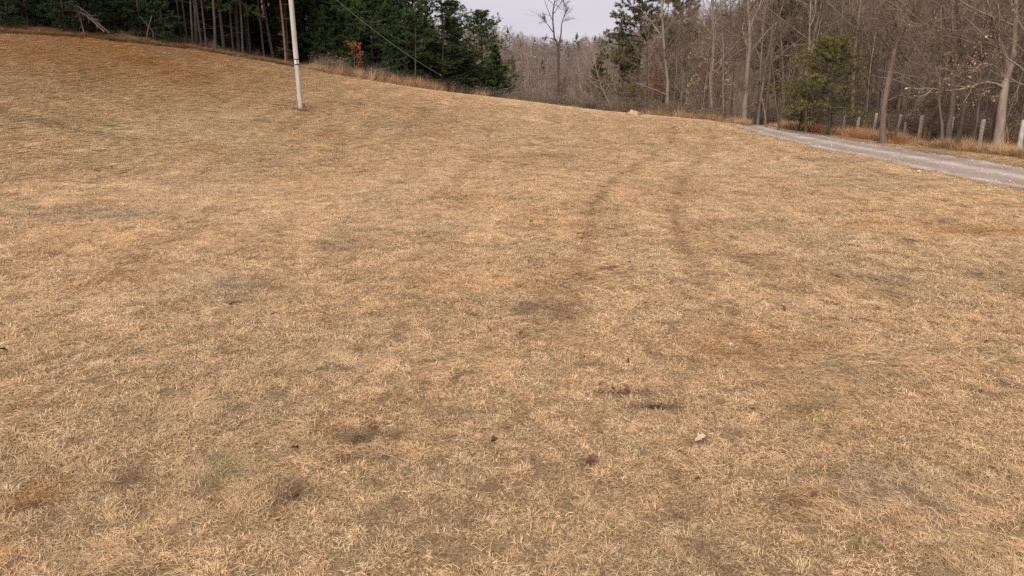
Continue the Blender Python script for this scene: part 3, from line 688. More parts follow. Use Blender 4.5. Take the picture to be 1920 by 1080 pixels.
# --- left wood: tall dark pines, front trunks by photo column
front = [(6, 1.2, 1.0), (46, 2.5, .9), (100, 4, .9), (150, 3.5, 1), (205, 4.5, .8), (341, 2.2, .7), (352, 3.0, .8), (362, 1.2, .85), (369, 1.6, 1.1), (378, 1.0, .6), (387, 1.1, .75), (403, .7, .85), (420, 1.6, 1.1),
         (437, 1.8, .8), (455, 1.5, .8), (470, 2.6, .9), (496, 2.2, .8), (512, 3.2, .9)]
where = ['at the far left photo edge', 'second trunk from the left photo edge', 'in deepest shade behind the orange grass', 'left of the fallen branches', 'behind the fallen branches', 'leftmost of the close row of pale trunks', 'second of the close row of pale trunks',
         'with a wavy stem in the row of pale trunks', 'thickest of the row of pale trunks', 'thinnest of the row of pale trunks', 'just left of the brightest trunk', 'brightest and frontmost trunk of the row', 'dark thick trunk right of the brightest one', 'under the hanging green bough',
         'right of the hanging green bough', 'in gloom between bough and utility pole', 'thin dark stem left of the utility pole', 'nearest the utility pole on its left']
for i, ((px, off, s), wtxt) in enumerate(zip(front, where)):
    x, y = behind(px, off)
    t = plant('pine_tall%d' % (i % 3), 'pine_tree', x, y, 'tall pine in the left wood, ' + wtxt, 'pine tree', 'front pines of the left wood', s=(s, s, 1.0), tilt=(random.gauss(0, .015), random.gauss(0, .02)))
def left_zone(px):
    for lim, txt in [(-20, 'past the left photo edge'), (110, 'left of the fallen branches'), (215, 'behind the fallen branches'), (330, 'around the snapped sapling'), (410, 'behind the row of pale trunks'), (490, 'behind the lit bough'), (9999, 'close to the utility pole')]:
        if px < lim: return txt
r = np.random.default_rng(77)
spots = []
def free(x, y, dmin):
    for a, b in spots:
        if (a - x) ** 2 + (b - y) ** 2 < dmin * dmin: return False
    spots.append((x, y)); return True
n = 0
for _ in range(1500):
    px = r.uniform(-420, 640); off = r.uniform(3, 30); x, y = behind(px, off) if px > -150 else (r.uniform(-62, -34), r.uniform(26, 62))
    if px <= -150 and woods_mask(np.array([x]), np.array([y]))[0] < .9: continue
    if not free(x, y, 1.9): continue
    plant('pine_tall%d' % r.integers(3), 'pine_tree', x, y, 'tall dark pine deep inside the left wood, ' + left_zone(px), 'pine tree', 'deep pines of the left wood', s=r.uniform(.8, 1.1), tilt=(r.normal(0, .02), r.normal(0, .02)))
    n += 1
    if n >= 130: break
n = 0
for _ in range(600):
    px = r.uniform(-150, 620); off = r.uniform(3.5, 20) if px > 330 else r.uniform(.7, 9); x, y = behind(px, off)
    if not free(x, y, 1.0): continue
    plant('pine_low%d' % r.integers(2), 'young_pine', x, y, 'young bushy pine in gloom under the left wood, ' + left_zone(px), 'pine tree', 'understorey pines of the left wood', s=r.uniform(.4, .85))
    n += 1
    if n >= 90: break

# --- bright-edged pines right of the pole
mid = [('pine_mid0', 762, 4.0, 1.12, 'broad green pine with tall crown, middle of the clump behind the tan grass'),
       ('pine_mid1', 829, 2.2, (1.05, 1.05, .74), 'green pine with bare lower trunk, right of the broad middle pine'),
       ('pine_mid0', 902, 3.2, (.92, .92, .68), 'small full pine at the right end of the clump against the sky'),
       ('pine_mid1', 700, 5.0, 1.1, 'dense pine left of the broad middle pine, behind the cable'),
       ('pine_mid0', 640, 6.5, 1.15, 'dark tall pine right of the utility pole'),
       ('pine_low1', 662, 2.2, .62, 'low drooping young pine with rusty leaves beside it'),
       ('pine_low0', 612, 3.0, .75, 'young pine just right of the utility pole in shade'),
       ('pine_low1', 735, 1.8, .7, 'low pine boughs directly behind the tan grass left of a thin trunk'),
       ('pine_low0', 800, 3.4, (1.3, 1.3, .95), 'shaded young pine between two thin bare lower trunks'),
       ('pine_mid1', 866, 5.0, (1.0, 1.0, .68), 'green pine behind the small full pine at the clump end'),
       ('pine_low1', 934, 3.0, (1.0, 1.0, .68), 'low dark pine bush at the right foot of the clump'),
       ('pine_mid1', 575, 7.0, 1.2, 'tall pine directly behind the utility pole'),
       ('pine_mid0', 730, 9.0, 1.25, 'tallest dark pine at the back of the clump'),
       ('pine_mid1', 775, 8.5, 1.0, 'back row pine whose crown shows above the broad pine'),
       ('pine_low0', 872, 1.8, (.9, .9, .55), 'small low pine in front of the clump near its right end')]
for key, px, off, s, lab in mid:
    x, y = behind(px, off); spots.append((x, y))
    plant(key, 'pine_tree', x, y, lab, 'pine tree', 'pines of the green clump', s=s)
n = 0
for _ in range(400):
    px = r.uniform(560, 910); off = r.uniform(7, 24); x, y = behind(px, off)
    if px > 800 and off > 14 or not free(x, y, 2.0): continue
    plant('pine_mid%d' % r.integers(2), 'pine_tree', x, y, 'dark pine hidden deep in the clump right of the utility pole', 'pine tree', 'back pines of the green clump', s=r.uniform(.8, 1.15) if px < 745 else (.95, .95, r.uniform(.42, .6)))
    n += 1
    if n >= 34: break
# thin reddish trunk beside the pole
reg('pine_red', *pine_geo(61, 12, .085, .42, 1.9, dead=1.4, m=6), 'redbark', 'needle_dark', True)
x, y = behind(535, 1.0); plant('pine_red', 'pine_tree', x, y, 'thin pine with reddish trunk just left of the utility pole', 'pine tree', tilt=(0, -.01))
x, y = behind(778, .8)
reg('pine_thin', *pine_geo(62, 9, .06, .3, 1.9, dead=1.0, gaps=.3), 'pinebark', 'needle', True)
plant('pine_thin', 'pine_tree', x, y, 'thin pine with straight bare lower trunk at the tan grass edge', 'pine tree')
# the lit bough hanging over the row of trunks belongs to a leaning pine
def bough():
    x, y = behind(447, 2.2); zb = gz(x, y); r = np.random.default_rng(91)
    gt, gc = pine_geo(90, 14, .14, .42, 2.6, dead=.5, m=6)
    B = np.stack([at(px, py, y - o) - np.array([x, y, zb]) for px, py, o in [(447, -55, 0), (442, -20, .6), (432, 8, 1.2), (424, 20, 1.7)]])
    Bs = np.stack([np.interp(np.linspace(0, 1, 8), np.linspace(0, 1, 4), B[:, i]) for i in range(3)], 1)
    B2 = np.stack([at(px, py, y - o) - np.array([x, y, zb]) for px, py, o in [(447, -10, 0), (458, 10, .7), (470, 22, 1.1), (484, 28, 1.4)]])
    B2s = np.stack([np.interp(np.linspace(0, 1, 8), np.linspace(0, 1, 4), B2[:, i]) for i in range(3)], 1)
    B3 = np.stack([at(px, py, y - o) - np.array([x, y, zb]) for px, py, o in [(447, -30, 0), (425, -5, .8), (405, 8, 1.3), (392, 12, 1.6)]])
    B3s = np.stack([np.interp(np.linspace(0, 1, 8), np.linspace(0, 1, 4), B3[:, i]) for i in range(3)], 1)
    BB = np.stack([Bs, B2s, B3s]); RB = np.full((3, 8), .02); gt.tubes(BB, RB, 4)
    S, RS = sprout(BB, RB, 12, .3, 1, 60, .26, 4, r, .1, .02, .006); gt.tubes(S, RS, 3)
    gl = Geo(); f = r.random((len(S), 9)); i = np.minimum((f * 3).astype(int), 2); fr = (f * 3 - i)[..., None]; mi = np.arange(len(S))[:, None]
    p = S[mi, i] * (1 - fr) + S[mi, i + 1] * fr; ax = norm(S[mi, i + 1] - S[mi, i]); tufts(gl, p.reshape(-1, 3), ax.reshape(-1, 3), r, 8, (.1, .2), .03)
    t = thing('pine_tree', (x, y, zb), 'pine with a lit green bough hanging over the row of trunks', 'pine tree')
    link('trunk', gt.mesh('bough_pine_trunk', M['pinebark']), t); link('crown', gc.mesh('bough_pine_crown', M['needle_dark'], smooth=False, tint=True), t)
    b = link('bough', gl.mesh('lit_bough', M['needle'], smooth=False, tint=True), t); b['label'] = 'lit green needle bough hanging low'  # light on the bough put into its colour: brighter needles than the crown
bough()
# rusty leaved sapling in the clump
def rusty(px, off, h, n, label, name='rusty_sapling', mat='rustleaf', tm='brownbark', seed=95, size=.11, group=None):
    x, y = behind(px, off); gt, gc, L = bare_geo(seed, h=h, rad=.03, cb=.25, spread=.4, k=(9, 5, 4, 0))
    t = thing(name, (x, y, gz(x, y)), label, 'sapling', group); link('trunk', gt.mesh(name + '_trunk', M[tm]), t); c = link('crown', gc.mesh(name + '_crown', M['twig_red']), t)
    link('dead_leaves', leaf_geo(L, n, np.random.default_rng(seed), size).mesh(name + '_leaves', M[mat], smooth=False, tint=True), t)
rusty(662, 1.4, 2.6, 420, 'sapling holding rust orange leaves among the dark pines')
rusty(1228, 3.0, 3.2, 500, 'sapling with orange brown leaves left of the forked branch tree', seed=96)
rusty(1305, 4.0, 5.0, 500, 'sapling with pale tan leaves behind the crest right of centre', mat='deadleaf', seed=97)
rusty(1345, 6.0, 4.5, 350, 'small sapling with pale tan leaves behind thin pale trunks', mat='deadleaf', seed=98)
# fallen branches at the left wood edge
def fallen():
    x, y = behind(150, .9); z = gz(x, y); r = np.random.default_rng(31)
    def L(*pts): 
        T = np.array([at(px, py, y - o) - np.array([x, y, z]) for px, py, o in pts]); u = np.linspace(0, 1, len(T))
        return np.stack([np.interp(np.linspace(0, 1, 10), u, T[:, i]) for i in range(3)], 1)
    B = np.stack([L((118, 19, 0), (136, 20, .1), (152, 23, .2), (166, 32, .3), (178, 43, .4), (196, 60, .4)), L((122, 13, .3), (134, 8, .3), (146, 12, .2), (160, 22, .1), (172, 33, 0), (205, 62, 0)),
                  L((148, 23, .2), (150, 33, .2), (153, 45, .3), (156, 56, .4), (158, 62, .4), (160, 66, .4))])
    RB = np.linspace(.035, .05, 10)[None].repeat(3, 0); g = Geo(); g.tubes(B, RB, 6); S, RS = sprout(B, RB, 8, .05, .9, 50, .22, 5, r, .12, -.02, .01); g.tubes(S, RS, 4)
    S2, R2 = sprout(S, RS, 4, .2, 1, 45, .5, 3, r, .1, 0, .006)
    t = thing('fallen_branches', (x, y, z), 'fallen bare branches leaning at the dark edge of the left wood', 'branches')
    link('limb', g.mesh('fallen_limb', M['darkbark']), t); g2 = Geo(); g2.tubes(S2, R2, 3); link('twigs', g2.mesh('fallen_twigs', M['twig']), t)
fallen()
def broken():
    x, y = behind(276, .6); z = gz(x, y); g = Geo()
    def L(*pts):
        T = np.array([at(px, py, y) - np.array([x, y, z]) for px, py in pts]); u = np.linspace(0, 1, len(T)); return np.stack([np.interp(np.linspace(0, 1, 8), u, T[:, i]) for i in range(3)], 1)
    g.tubes(np.stack([L((275, 86), (276, 62), (280, 45), (285, 30))]), np.linspace(.05, .025, 8)[None], 6)
    g2 = Geo(); g2.tubes(np.stack([L((262, 30), (278, 50), (284, 55), (288, 62), (287, 70))]), np.linspace(.02, .035, 8)[None], 6)
    t = thing('broken_sapling', (x, y, z), 'snapped bare sapling with bent top at the left wood edge', 'sapling'); link('trunk', g.mesh('broken_trunk', M['darkbark']), t); link('limb', g2.mesh('broken_limb', M['darkbark']), t)
broken()

# --- right wood and middle thicket: hero trees traced by column, at their own depth
def hero(name, Y, trunk, rad, label, extra=(), mt='greybark', mc='twig', seed=1, h_more=6.0, cb=.3, spread=.3, k=(12, 6, 5, 3), leaves=0, lean=(0, 0), ang=48):
    b = at(*trunk[0], Y); x, y = b[0], Y; z = gz(x, y); o = np.array([x, y, z])
    T = [at(px, py, Y) - o for px, py in trunk]; T[0][2] = -.2
    d = norm(T[-1] - T[-2]); d[2] += .4; d = norm(d); T += [T[-1] + d * h_more * .5, T[-1] + norm(d + np.array([.05, .05, .3])) * h_more]
    ex = []
    for pts, rr in extra:
        E = np.array([at(px, py, Y - dy) - o for px, py, dy in pts]); ex.append((E, rr))
    gt, gc, L = bare_geo(seed, rad=rad, cb=cb, spread=spread, k=k, trunk=T, extra=ex, ang=ang)
    t = thing(name, (x, y, z), label, 'tree'); link('trunk', gt.mesh('trunk', M[mt]), t); link('crown', gc.mesh('crown', M[mc]), t)
    if leaves: link('dead_leaves', leaf_geo(L, leaves, np.random.default_rng(seed), .085).mesh('dead_leaves', M['deadleaf'], smooth=False, tint=True), t)
    spots.append((x, y))
hero('bare_tree', 50, [(1254, 226), (1251, 190), (1252, 160), (1249, 120), (1243, 60), (1241, 0)], .15, 'pale bare tree with one long limb reaching left over the crest',
     [([(1250, 178, 0), (1232, 170, .3), (1208, 161, .6), (1190, 156, .8), (1180, 143, 1)], .06), ([(1251, 163, 0), (1240, 152, .2), (1237, 143, .3)], .035), ([(1251, 160, 0), (1256, 150, -.2), (1252, 130, -.3)], .04), ([(1247, 140, 0), (1228, 118, .4), (1200, 88, .8)], .045)], mt='palebark', seed=201, cb=.4)
hero('bare_tree', 43, [(1394, 232), (1396, 200), (1399, 170), (1402, 120), (1406, 70), (1404, 20), (1402, 0)], .16, 'tall pale forked tree standing at the left end of the road',
     [([(1395, 212, 0), (1388, 185, .2), (1384, 165, .3), (1376, 158, .4), (1355, 158, .6)], .06), ([(1404, 95, 0), (1392, 75, .3), (1375, 50, .6), (1358, 20, .9)], .06), ([(1396, 205, 0), (1412, 195, .3), (1430, 190, .6)], .03)], mt='palebark', seed=202, cb=.35, spread=.32)
hero('bare_tree', 47, [(1335, 226), (1334, 200), (1331, 170), (1334, 120), (1338, 60), (1336, 0)], .085, 'slim pale tree second to the left of the tall forked one', mt='palebark', seed=203, cb=.35)
hero('bare_tree', 46, [(1357, 224), (1356, 190), (1356, 140), (1356, 90), (1352, 30)], .075, 'slim spotted tree just left of the tall forked one', mt='greybark', seed=204, cb=.4)
hero('bare_tree', 41, [(1439, 238), (1434, 212), (1428, 185), (1425, 140), (1430, 60)], .055, 'thin pale sapling right of the tall forked tree', mt='palebark', seed=205, h_more=3, k=(11, 6, 5, 0))
hero('bare_tree', 40, [(1462, 238), (1458, 212), (1452, 180), (1450, 150), (1446, 90)], .055, 'thin leaning sapling beside the left edge of the olive evergreen', mt='brownbark', seed=206, h_more=3, k=(11, 6, 5, 0))
hero('bare_tree', 39.5, [(1512, 242), (1512, 215), (1513, 180), (1514, 130), (1518, 70), (1520, 10)], .075, 'slim pale trunk rising through the left of the olive evergreen', mt='greybark', seed=207, cb=.45)
hero('bare_tree', 39.5, [(1558, 245), (1558, 222), (1561, 190), (1566, 150), (1575, 90), (1578, 20)], .065, 'slim mottled trunk rising through the middle of the olive evergreen', mt='greybark', seed=208, cb=.5)
hero('bare_tree', 32.5, [(1661, 240), (1656, 205), (1664, 160), (1672, 120), (1680, 85), (1686, 50), (1680, 10)], .135, 'crooked tan tree with split foot behind the fence right of the olive evergreen',
     [([(1662, 190, 0), (1680, 182, .3), (1692, 178, .5), (1706, 186, .7)], .035), ([(1681, 84, 0), (1694, 60, .2), (1706, 35, .4), (1712, 0, .6)], .06), ([(1658, 205, 0), (1667, 235, -.2), (1672, 255, -.3)], .07)], mt='brownbark', seed=209, cb=.45, spread=.3)
hero('bare_tree', 31.5, [(1740, 262), (1748, 230), (1760, 195), (1775, 150), (1795, 90), (1815, 20)], .075, 'thin brown trunk leaning right behind the middle fence posts', mt='brownbark', seed=210, cb=.35, extra=[([(1742, 255, 0), (1752, 225, .2), (1768, 200, .3)], .04)])
hero('bare_tree', 30.5, [(1769, 266), (1768, 240), (1764, 215), (1760, 185), (1762, 140), (1766, 80), (1764, 10)], .06, 'thin curved sapling with light bark just left of the fourth fence post', mt='palebark', seed=211, cb=.3, k=(12, 6, 5, 0))
hero('bare_tree', 31.5, [(1778, 264), (1780, 235), (1783, 200), (1786, 150), (1788, 100), (1784, 30)], .12, 'blotchy grey trunk directly behind the fourth fence post', mt='greybark', seed=212, cb=.35)
hero('bare_tree', 29.5, [(1793, 272), (1799, 245), (1806, 215), (1810, 180), (1811, 145), (1808, 110), (1800, 60), (1792, 0)], .095, 'smooth tan tree bending right between the fourth and fifth posts',
     [([(1811, 145, 0), (1826, 120, .3), (1846, 90, .6), (1865, 55, .9)], .05), ([(1810, 150, 0), (1795, 128, .2), (1780, 105, .4)], .035)], mt='brownbark', seed=213, cb=.4, leaves=260)
hero('bare_tree', 29, [(1857, 270), (1862, 235), (1870, 200), (1876, 180)], .07, 'slim trunk leaning right just left of the thickest tree', mt='brownbark', seed=214, cb=.5, h_more=5)
hero('bare_tree', 28.5, [(1872, 272), (1874, 240), (1877, 210), (1880, 175), (1886, 145), (1898, 120), (1904, 90), (1905, 50), (1904, 0)], .19, 'thickest tree by the right photo edge with arching low limbs',
     [([(1879, 165, 0), (1866, 156, .4), (1848, 155, .9), (1828, 160, 1.3), (1800, 168, 1.7), (1770, 170, 2.0), (1735, 164, 2.2)], .065), ([(1883, 150, 0), (1886, 120, .2), (1876, 100, .4), (1872, 60, .6), (1874, 15, .8)], .075),
      ([(1878, 160, 0), (1850, 165, .6), (1832, 172, 1.0), (1815, 180, 1.2)], .045), ([(1884, 150, 0), (1868, 125, .5), (1845, 118, .9), (1820, 132, 1.3)], .04), ([(1874, 184, 0), (1862, 182, .3)], .03)], mt='greybark', seed=215, cb=.4, spread=.3, leaves=300)
hero('bare_tree', 31, [(1828, 262), (1832, 225), (1837, 180), (1838, 120), (1842, 50)], .055, 'thin grey trunk behind the fifth fence post', mt='greybark', seed=216, cb=.4)
hero('bare_tree', 28, [(1935, 285), (1930, 240), (1932, 190), (1925, 120), (1930, 20)], .11, 'grey trunk cut by the right photo edge', mt='greybark', seed=217, cb=.3)
# tree on the skyline gap and one over the pines
hero('bare_tree', 76, [(1046, 225), (1047, 130), (1047, 82), (1040, 72), (1037, 50), (1037, 20), (1040, 5)], .12, 'lone bare tree standing tall against the pale sky gap',
     [([(1047, 85, 0), (1052, 62, .3), (1053, 45, .6), (1060, 25, .8), (1062, 8, 1)], .085), ([(1042, 75, 0), (1030, 71, .4), (1018, 72, .8)], .05), ([(1037, 60, 0), (1026, 45, .4), (1017, 30, .8)], .05)], mt='darkbark', mc='twig', seed=218, h_more=1.2, cb=.52, spread=.36, k=(12, 5, 4, 3), ang=40)
hero('bare_tree', 78, [(826, 230), (828, 120), (830, 40), (826, 0)], .14, 'bare crown showing in the sky above the pine clump', [([(829, 60, 0), (842, 25, .4), (860, 8, .8)], .07), ([(829, 70, 0), (850, 45, .4), (872, 25, .8)], .05)], mt='darkbark', seed=219, h_more=3.5, cb=.45, spread=.26)
hero('bare_tree', 52, [(1152, 214), (1143, 195), (1134, 178), (1128, 165), (1120, 140)], .05, 'pale thin leaning sapling on the crest left of centre thicket', mt='palebark', seed=220, h_more=1.5, k=(10, 5, 5, 0), cb=.3)

# big brownish pine right of the sky gap, and others
reg('pine_big', *pine_geo(71, 17, .2, .14, 5.4, whorl=.55, per=7, gaps=.25, m=10, l=(.18, .34), w=.05, ang0=80, ang1=55, sub=10), 'pinebark', 'needle_brown', True)
x, y = at(1195, 200, 78)[:2]; plant('pine_big', 'pine_tree', x, y, 'large loose olive pine right of the sky gap', 'pine tree', s=1.08, rz=1.0); spots.append((x, y))
x, y = at(1268, 200, 92)[:2]; plant('pine_big', 'pine_tree', x, y, 'taller dull pine behind bare twigs right of the large loose pine', 'pine tree', s=1.1, rz=3.1); spots.append((x, y))
x, y = at(1120, 200, 100)[:2]; plant('pine_big', 'pine_tree', x, y, 'rounded dull pine low on the left of the large loose pine', 'pine tree', s=.62, rz=4.1); spots.append((x, y))
x, y = at(1490, 200, 62)[:2]; plant('pine_big', 'pine_tree', x, y, 'dark pine crown high behind the bare trees at top right', 'pine tree', s=.95, rz=2.2); spots.append((x, y))
reg('cedar', *pine_geo(73, 4.5, .07, .27, 2.7, whorl=.24, per=7, gaps=.16, m=10, l=(.06, .17), w=.019, shape=.45, flat=.5, ang0=88, ang1=45, sub=8, dead=.5), 'darkbark', 'needle_olive', True)
x, y = at(1556, 240, 37.2)[:2]; plant('cedar', 'evergreen_tree', x, y, 'broad olive green evergreen behind the road at its left end', 'evergreen', s=(1.12, 1.12, 1.04), rz=.4); spots.append((x, y))
x, y = at(1498, 240, 41)[:2]; plant('cedar', 'evergreen_tree', x, y, 'smaller dark evergreen behind the left side of the olive one', 'evergreen', s=.62, rz=2.4); spots.append((x, y))
x, y = at(1186, 214, 54)[:2]; plant('cedar', 'evergreen_tree', x, y, 'narrow green evergreen sapling behind the crest mound', 'evergreen', s=(.33, .33, .62), rz=1.4, dz=-.3); spots.append((x, y))

ZONES = [(1010, 'just right of the pine clump'), (1085, 'around the lone skyline tree'), (1175, 'left of the crest mound'), (1290, 'near the long limbed tree'), (1380, 'left of the tall forked tree'), (1470, 'right of the tall forked tree'),
         (1640, 'around the olive evergreen'), (1740, 'near the crooked tan tree'), (1840, 'near the bending tan tree'), (1925, 'near the thickest tree'), (9999, 'past the right photo edge')]
# wood behind: bare trees as copies
def fill(n, pxr, Yr, keys, name, label, group, smin, smax, dmin, seed, cond=None):
    r = np.random.default_rng(seed); c = 0
    for _ in range(n * 12):
        px = r.uniform(*pxr); Y = r.uniform(*Yr); x = (px - 960) / F_PX * Y * 1.0
        if woods_mask(np.array([x]), np.array([Y]))[0] < .95 or (cond and not cond(px, Y, x)) or not free(x, Y, dmin): continue
        lab = label
        for lim, txt in ZONES:
            if px < lim: lab = label + ', ' + txt; break
        plant(keys[r.integers(len(keys))], name, x, Y, lab, 'tree' if 'tree' in name else 'sapling', group, s=r.uniform(smin, smax), tilt=(r.normal(0, .05), r.normal(0, .05))); c += 1
        if c >= n: break
BK = ['bare0', 'bare1', 'bare2', 'bare3', 'bare4', 'bare5']; SK = ['sapling0', 'sapling1', 'sapling2', 'sapling3']
fill(70, (1480, 2150), (27, 60), BK, 'bare_tree', 'leafless tree in the right wood', 'trees of the right wood', .7, 1.15, 1.5, 401, lambda px, Y, x: x > fence_x(Y) + 3.5)
fill(85, (1450, 2100), (27, 48), SK, 'bare_sapling', 'thin bare sapling behind the fence', 'saplings of the right wood', .6, 1.1, .6, 402, lambda px, Y, x: x > fence_x(Y) + 2.9)
fill(45, (1215, 1560), (45, 75), BK, 'bare_tree', 'leafless tree beyond the crest', 'trees behind the crest', .6, 1.0, 1.6, 403)
fill(60, (1200, 1560), (44, 64), SK, 'bare_sapling', 'thin bare sapling beyond the crest', 'saplings behind the crest', .6, 1.1, .8, 404)
fill(50, (1430, 2200), (60, 100), BK, 'bare_tree', 'leafless tree high on the far right slope', 'trees on the right slope', .8, 1.2, 2.4, 405)
fill(40, (940, 1230), (66, 110), BK, 'bare_tree', 'low bare tree under the sky gap', 'trees of the middle thicket', .22, .6, 1.6, 406)
fill(70, (945, 1220), (60, 85), SK, 'bare_sapling', 'thin bare sapling under the sky gap', 'saplings of the middle thicket', .4, .75, .9, 407)

# far hillside wood: one mass
def far_wood():
    r = np.random.default_rng(55); n = 2600
    x = r.uniform(-130, 190, n); y = r.uniform(120, 400, n); k = (np.abs(x) < y * .8); x, y = x[k], y[k]; n = len(x)
    ms = []
    for i in range(3):
        gt, gc, _ = bare_geo(500 + i, h=11, rad=.13, cb=.04, spread=.4, k=(16, 7, 5, 3), rmin=.013)
        for a, b in ((gt.v, gc.v),): pass
        off = gt.n
        for v in gc.v: gt.v.append(v)
        gt.q += [q + off for q in gc.q]; gt.tint += gc.tint
        ms.append(gt.mesh('far_tree', M['twig_hazed']))
    gt, gc = pine_geo(510, 13, .2, .15, 3.0, whorl=.8, per=5, m=5, l=(.3, .5), w=.12, sub=4); ms.append(gc.mesh('far_pine', M['needle_brown'], smooth=False, tint=True))
    idx = np.where(r.random(n) < .07, 3, r.integers(0, 3, n)); s = r.uniform(.5, .85, n)
    scatter('far_wood', np.stack([x, y, height(x, y) - .2], 1), r.random(n) * 6.28, r.normal(0, .03, (n, 2)), np.stack([s, s, s], 1), idx, np.ones((n, 3)), protos('far_wood', ms),
            'haze-tinted brown leafless wood covering the far hillside', 'woods')
far_wood()
# brush and litter along the woods floor
def brush_proto(i):
    r = np.random.default_rng(600 + i); g = Geo(); m = 26
    st = np.stack([r.normal(0, .25, m), r.normal(0, .25, m), np.zeros(m)], 1); d = np.stack([r.normal(0, .45, m), r.normal(0, .45, m), np.ones(m)], 1)
    P = paths(st, d, r.uniform(.5, 1.5, m), 6, r, .14, 0); R = .008 * np.linspace(1, .5, 6)[None].repeat(m, 0); g.tubes(P, R, 3)
    S, RS = sprout(P, R, 5, .2, 1, 45, .45, 4, r, .15, .02, .005); g.tubes(S, RS, 3)
    S2, R2 = sprout(S, RS, 3, .2, 1, 45, .5, 3, r, .15, 0, .004); g.tubes(S2, R2, 3)
    if i < 2:
        lg = leaf_geo(S2, 120, r, .07); lg_v = lg.v[0]; g.add(lg_v, t=lg.t[0], tint=.6 + .4 * lg.tint[0])
    return g.mesh('brush_clump', M['brush'], tint=True)
def scatter_brush():
    r = np.random.default_rng(66); n = 8500; px = r.uniform(-150, 2150, n); off = np.abs(r.normal(0, 9, n)) + .3
    ex, ey = np.interp(px, [e[0] for e in EDGE], EDX), np.interp(px, [e[0] for e in EDGE], EDY)
    x = ex * (ey + off) / ey; y = ey + off
    rt = px > 1400; y = np.where(rt, r.uniform(18, 60, n), y); x = np.where(rt, fence_x(y) + 2.7 + np.abs(r.normal(0, 6, n)), x)
    k = woods_mask(x, y) > .7; dens = np.where(px < 600, .03, 1.0); k &= r.random(n) < dens; x, y, px = x[k], y[k], px[k]; n = len(x)
    s = r.uniform(.35, .95, n) * np.where(px < 600, .5, 1)
    scatter('brush', np.stack([x, y, height(x, y) - .05], 1), r.random(n) * 6.28, r.normal(0, .1, (n, 2)), np.stack([s, s, s], 1), r.integers(0, 4, n), np.ones((n, 3)), protos('brush', [brush_proto(i) for i in range(4)]),
            'tangled brown brush on the floor of the woods', 'brush')
scatter_brush()

# ------------------------------------------------------------------ utility pole, cable
PB = ground_px(564, 205); PY = PB[1]
def pole():
    t = thing('utility_pole', PB, 'weathered grey wooden utility pole leaning in the field at left', 'utility pole')
    top = at(545.5, 0, PY - .3) - PB; d = norm(top); H = 9.2
    z = np.linspace(-.3, H, 14); P = d[None] * (z / d[2])[:, None]
    g = Geo(); g.tubes(P[None], np.linspace(.122, .112, 14)[None], 16, cap=True); link('pole_shaft', g.mesh('pole_shaft', M['pole']), t)
    def ring(zc, rr, h, mat, nm):
        Q = d[None] * ((zc + np.array([-h, -h, h, h])) / d[2])[:, None]; gg = Geo(); gg.tubes(Q[None], np.array([[.12, rr, rr, .12]]), 16); return link(nm, gg.mesh(nm, M[mat], smooth=False), t)
    zt = (at(556, 116, PY)[2] - PB[2])
    # tag plate curved on the front of the shaft, dark bands above and below it
    a0 = -pi / 2 + .42
    def patch(rr, w, z0, z1, mat, nm, par):
        an = np.linspace(a0 - w, a0 + w, 7); gg = Geo(); V = []
        for k_, rad_ in ((0, rr), (1, rr + .006)):
            for zz in (z0, z1):
                V += [d * (zz / d[2]) + rad_ * np.array([cos(a_), sin(a_), 0]) for a_ in an]
        q = []
        for i_ in range(6):
            q += [(14 + i_, 15 + i_, 22 + i_, 21 + i_), (7 + i_, 21 + i_, 22 + i_, 8 + i_), (i_, i_ + 1, 15 + i_, 14 + i_)]
        q += [(0, 14, 21, 7), (6, 13, 27, 20)]
        gg.add(V, q=q); return link(nm, gg.mesh(nm, M[mat], smooth=False), par)
    tg = patch(.119, .95, zt - .135, zt + .135, 'tag', 'tag_plate', t); tg['label'] = 'small pale number tag with dark bands'
    patch(.126, .98, zt + .10, zt + .145, 'black', 'band', tg); patch(.126, .98, zt - .145, zt - .10, 'black', 'band', tg); patch(.126, .12, zt - .1, zt + .1, 'black', 'mark', tg)
    g = Geo(); g.tubes(np.array([[(.19, -.05, -.1), (.19, -.05, .1), (.185, -.05, .24), (.18, -.05, .26)]]), np.array([[.05, .05, .045, .02]]), 7, cap=True)
    s = link('ground_stub', g.mesh('ground_stub', M['rustwood'], smooth=False), t); s['label'] = 'short dark brown stub against the pole foot'
    return d
PD = pole()
def cable():
    p0 = PB + PD * 7.0 / PD[2]; Yc = PY + 21; p1 = at(824, 139.5, Yc)
    u = np.linspace(0, 1, 40)[:, None]; P = p0 * (1 - u) + p1 * u; P[:, 2] -= (4 * u * (1 - u) * .38)[:, 0]
    g = Geo(); o = p0; g.tubes((P - o)[None], np.full((1, 40), .017), 6)
    t = thing('overhead_cable', o, 'thin grey cable running from the pole down into the pines', 'cable'); link('wire', g.mesh('wire', M['cable']), t)
    g = Geo(); g.tubes((np.array([p1, p1 + norm(p1 - p0) * .35, p1 + norm(p1 - p0) * .4]) - o)[None], np.array([[.05, .05, .02]]), 8, cap=True); link('clamp', g.mesh('clamp', M['palestone']), t)
cable()
